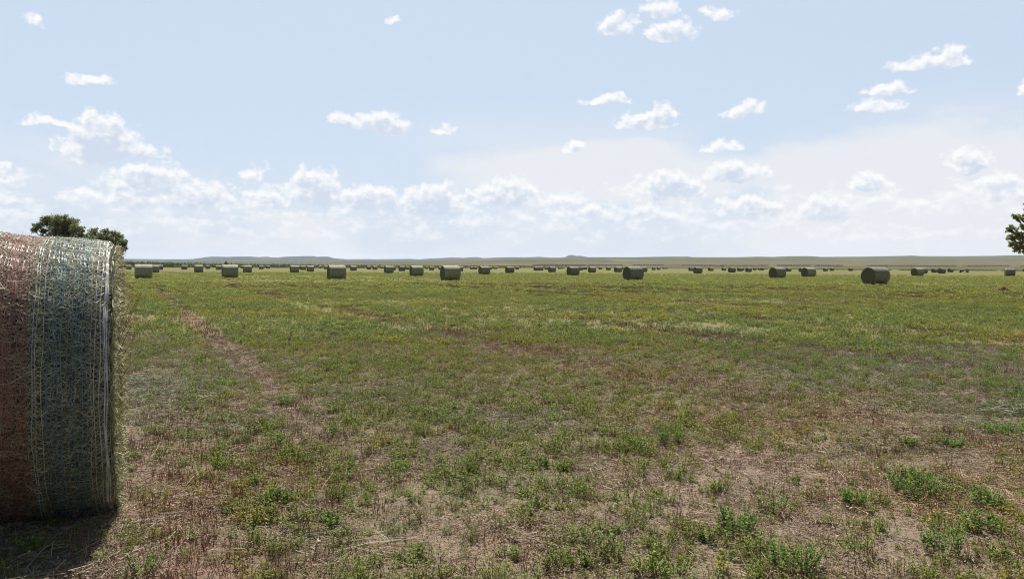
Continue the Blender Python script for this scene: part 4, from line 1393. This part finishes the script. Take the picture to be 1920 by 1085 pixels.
def make_world():
    w = bpy.data.worlds.new('World'); S.world = w; w.use_nodes = True
    nt = w.node_tree
    for n in list(nt.nodes): nt.nodes.remove(n)
    q = NT(nt)
    out = q.n('ShaderNodeOutputWorld'); bg = q.n('ShaderNodeBackground')
    q.l(bg.outputs[0], out.inputs[0])
    sky = q.n('ShaderNodeTexSky', sky_type='NISHITA')
    sky.sun_disc = False; sky.sun_elevation = SUN_EL; sky.sun_rotation = SUN_AZ
    sky.altitude = 800; sky.air_density = 1.0; sky.dust_density = 2.2; sky.ozone_density = 1.0
    bg.inputs['Strength'].default_value = .058
    tc = q.n('ShaderNodeTexCoord').outputs['Generated']
    d = q.vmath('NORMALIZE', tc)
    sx = q.n('ShaderNodeSeparateXYZ'); q.l(d, sx.inputs[0])
    az = q.math('ARCTAN2', sx.outputs['X'], sx.outputs['Y'])
    el = q.math('ARCSINE', sx.outputs['Z'])

    # cloud field as a node group of azimuth and elevation
    ng = bpy.data.node_groups.new('cloud_field', 'ShaderNodeTree')
    ng.interface.new_socket('az', in_out='INPUT', socket_type='NodeSocketFloat')
    ng.interface.new_socket('el', in_out='INPUT', socket_type='NodeSocketFloat')
    ng.interface.new_socket('F', in_out='OUTPUT', socket_type='NodeSocketFloat')
    g = NT(ng)
    gi, go = g.n('NodeGroupInput'), g.n('NodeGroupOutput')
    cb = g.n('ShaderNodeCombineXYZ'); g.l(gi.outputs['az'], cb.inputs[0]); g.l(gi.outputs['el'], cb.inputs[1])
    P = cb.outputs[0]
    wv = g.n('ShaderNodeTexNoise'); g.l(P, wv.inputs['Vector']); wv.inputs['Scale'].default_value = 34; wv.inputs['Detail'].default_value = 3
    warp = g.vmath('MULTIPLY', g.vmath('SUBTRACT', wv.outputs['Color'], (.5, .5, .5)), (.036, .022, 0))
    Pw = g.vmath('ADD', P, warp)
    # V carries (azimuth, elevation, field so far), so each cloud waits for the one before
    V = g.vmath('ADD', g.vmath('MULTIPLY', Pw, (1, 1, 0)), (0, 0, -1.0))
    for (x, y, rx, ry, s) in CLOUDS:
        a, e = azel(x, y + ry * .35)
        wx = rx / FPX * math.cos(a) ** 2 * 1.1; wy = ry / FPX * 1.2
        ma = g.n('ShaderNodeVectorMath', operation='MULTIPLY_ADD')
        g.l(V, ma.inputs[0]); ma.inputs[1].default_value = (1 / wx, 1 / wy, 0); ma.inputs[2].default_value = (-a / wx, -e / wy, 0)
        # flat base: below the centre the cloud falls off faster
        v = g.vmath('MAXIMUM', ma.outputs[0], g.vmath('MULTIPLY', ma.outputs[0], (-1, -2.6, 0)))
        f = g.math('MULTIPLY_ADD', g.vmath('DOT_PRODUCT', v, v), -s * .85, s)
        cx = g.n('ShaderNodeCombineXYZ'); cx.inputs[0].default_value = -99; cx.inputs[1].default_value = -99; g.l(f, cx.inputs[2])
        V = g.vmath('MAXIMUM', V, cx.outputs[0])
    sp = g.n('ShaderNodeSeparateXYZ'); g.l(V, sp.inputs[0]); F = sp.outputs['Z']
    n1 = g.n('ShaderNodeTexNoise'); g.l(g.vmath('MULTIPLY', P, (1.0, 1.2, 1)), n1.inputs['Vector'])
    n1.inputs['Scale'].default_value = 75; n1.inputs['Detail'].default_value = 7; n1.inputs['Roughness'].default_value = .55
    n2 = g.n('ShaderNodeTexNoise'); g.l(g.vmath('MULTIPLY', P, (1.0, 2.1, 1)), n2.inputs['Vector'])
    n2.inputs['Scale'].default_value = 22; n2.inputs['Detail'].default_value = 7; n2.inputs['Roughness'].default_value = .58
    F = g.math('ADD', F, g.math('MULTIPLY', g.math('SUBTRACT', n1.outputs['Fac'], .5), 2.4))
    # low bank of cumulus above the horizon, all round
    e0 = R_(3.6)
    bk = g.math('DIVIDE', g.math('SUBTRACT', gi.outputs['el'], e0), R_(2.6))
    bk = g.math('SUBTRACT', .34, g.math('MULTIPLY', g.math('MULTIPLY', bk, bk), .62))
    bank = g.math('ADD', bk, g.math('ADD', g.math('MULTIPLY', g.math('SUBTRACT', n2.outputs['Fac'], .5), 3.0), g.math('MULTIPLY', g.math('SUBTRACT', n1.outputs['Fac'], .5), 1.3)))
    g.l(g.math('MAXIMUM', F, bank), go.inputs['F'])

    def field(a, e):
        nd = q.n('ShaderNodeGroup'); nd.node_tree = ng
        q.put(nd.inputs[0], a); q.put(nd.inputs[1], e)
        return nd.outputs[0]
    F0 = field(az, el)
    F1 = field(q.math('ADD', az, -.002), q.math('ADD', el, .0065))
    alpha = q.ramp(F0, .05, .75)
    lit = q.ramp(F1, .15, 1.25, 1.0, .10)
    # thin high veil: stronger to the right and low down
    vn = q.noise(q.vmath('MULTIPLY', d, (1, 1, 2.6)), 3.2, 6, .55, .4)
    low = q.ramp(el, R_(12.5), R_(4.5))
    veil = q.math('MULTIPLY', q.ramp(q.math('ADD', vn, q.math('MULTIPLY', az, .16)), .42, .66), low)
    vn2 = q.noise(q.vmath('MULTIPLY', d, (1, 1, 2.2)), 13, 6, .6)
    vp = q.n('ShaderNodeCombineXYZ'); q.l(az, vp.inputs[0]); q.l(el, vp.inputs[1])
    for (x, y, rx, ry) in ((1720, 320, 430, 95), (1150, 330, 420, 62)):
        a, e = azel(x, y)
        vv = q.vmath('MULTIPLY', q.vmath('SUBTRACT', vp.outputs[0], (a, e, 0)), (FPX / rx / math.cos(a) ** 2, FPX / ry, 0))
        r2 = q.math('SUBTRACT', q.math('SUBTRACT', 1.15, q.vmath('DOT_PRODUCT', vv, vv)), q.math('ADD', q.math('MULTIPLY', q.math('SUBTRACT', vn, .5), -2.6), q.math('MULTIPLY', q.math('SUBTRACT', vn2, .5), -1.1)))
        veil = q.math('MAXIMUM', veil, q.ramp(r2, .0, .75))
    haze = q.ramp(el, R_(11), R_(.0))
    K = .624 / .058
    front = q.math('MULTIPLY', q.ramp(sx.outputs['Y'], -.35, .55), q.ramp(el, R_(62), R_(24)))
    base = sky.outputs[0]
    base = q.mix(q.math('MULTIPLY', front, .80), base, (.665 * K, .785 * K, .945 * K))
    base = q.mix(q.math('MULTIPLY', haze, q.math('MULTIPLY_ADD', front, .45, .12)), base, (.70 * K, .765 * K, .86 * K))
    base = q.mix(q.math('MULTIPLY', veil, q.math('MULTIPLY_ADD', front, .68, .1)), base, (.86 * K, .865 * K, .89 * K))
    cc = q.mix(lit, (.60 * K, .685 * K, .825 * K), (.98 * K, .98 * K, .985 * K))
    fade = q.ramp(el, R_(.5), R_(5.0), .40, .97)
    col = q.mix(q.math('MULTIPLY', alpha, fade), base, cc)
    q.l(col, bg.inputs['Color'])
    w.cycles.sampling_method = 'MANUAL'; w.cycles.sample_map_resolution = 512


make_world()


def make_haze():
    m, nt, o = new_mat('haze_air')
    q = NT(nt)
    v = q.n('ShaderNodeVolumePrincipled')
    v.inputs['Color'].default_value = (.80, .87, 1.0, 1)
    v.inputs['Density'].default_value = 3.4e-5
    v.inputs['Anisotropy'].default_value = .3
    q.l(v.outputs[0], o.inputs['Volume'])
    q_ = Q(); box_q(q_, (0, 5000, 70), (22000, 13500, 160))
    me = q_.mesh('haze', m)
    import bmesh
    bm = bmesh.new(); bm.from_mesh(me); bmesh.ops.remove_doubles(bm, verts=bm.verts, dist=.01); bmesh.ops.recalc_face_normals(bm, faces=bm.faces); bm.to_mesh(me); bm.free()
    ob = bpy.data.objects.new('haze', me); COL.objects.link(ob)
    tag(ob, kind='stuff')


make_haze()

# ------------------------------------------------------------------ render settings
vs = S.view_settings
vs.view_transform = 'Standard'; vs.look = 'None'; vs.exposure = 0.68; vs.gamma = 1; vs.use_curve_mapping = False
S.render.resolution_x = 1024; S.render.resolution_y = 578
cy = S.cycles
cy.max_bounces = 6; cy.diffuse_bounces = 2; cy.transmission_bounces = 4; cy.transparent_max_bounces = 8; cy.volume_bounces = 0
cy.filter_width = 1.1; cy.use_denoising = True; cy.denoiser = 'OPENIMAGEDENOISE'; cy.denoising_prefilter = 'NONE'
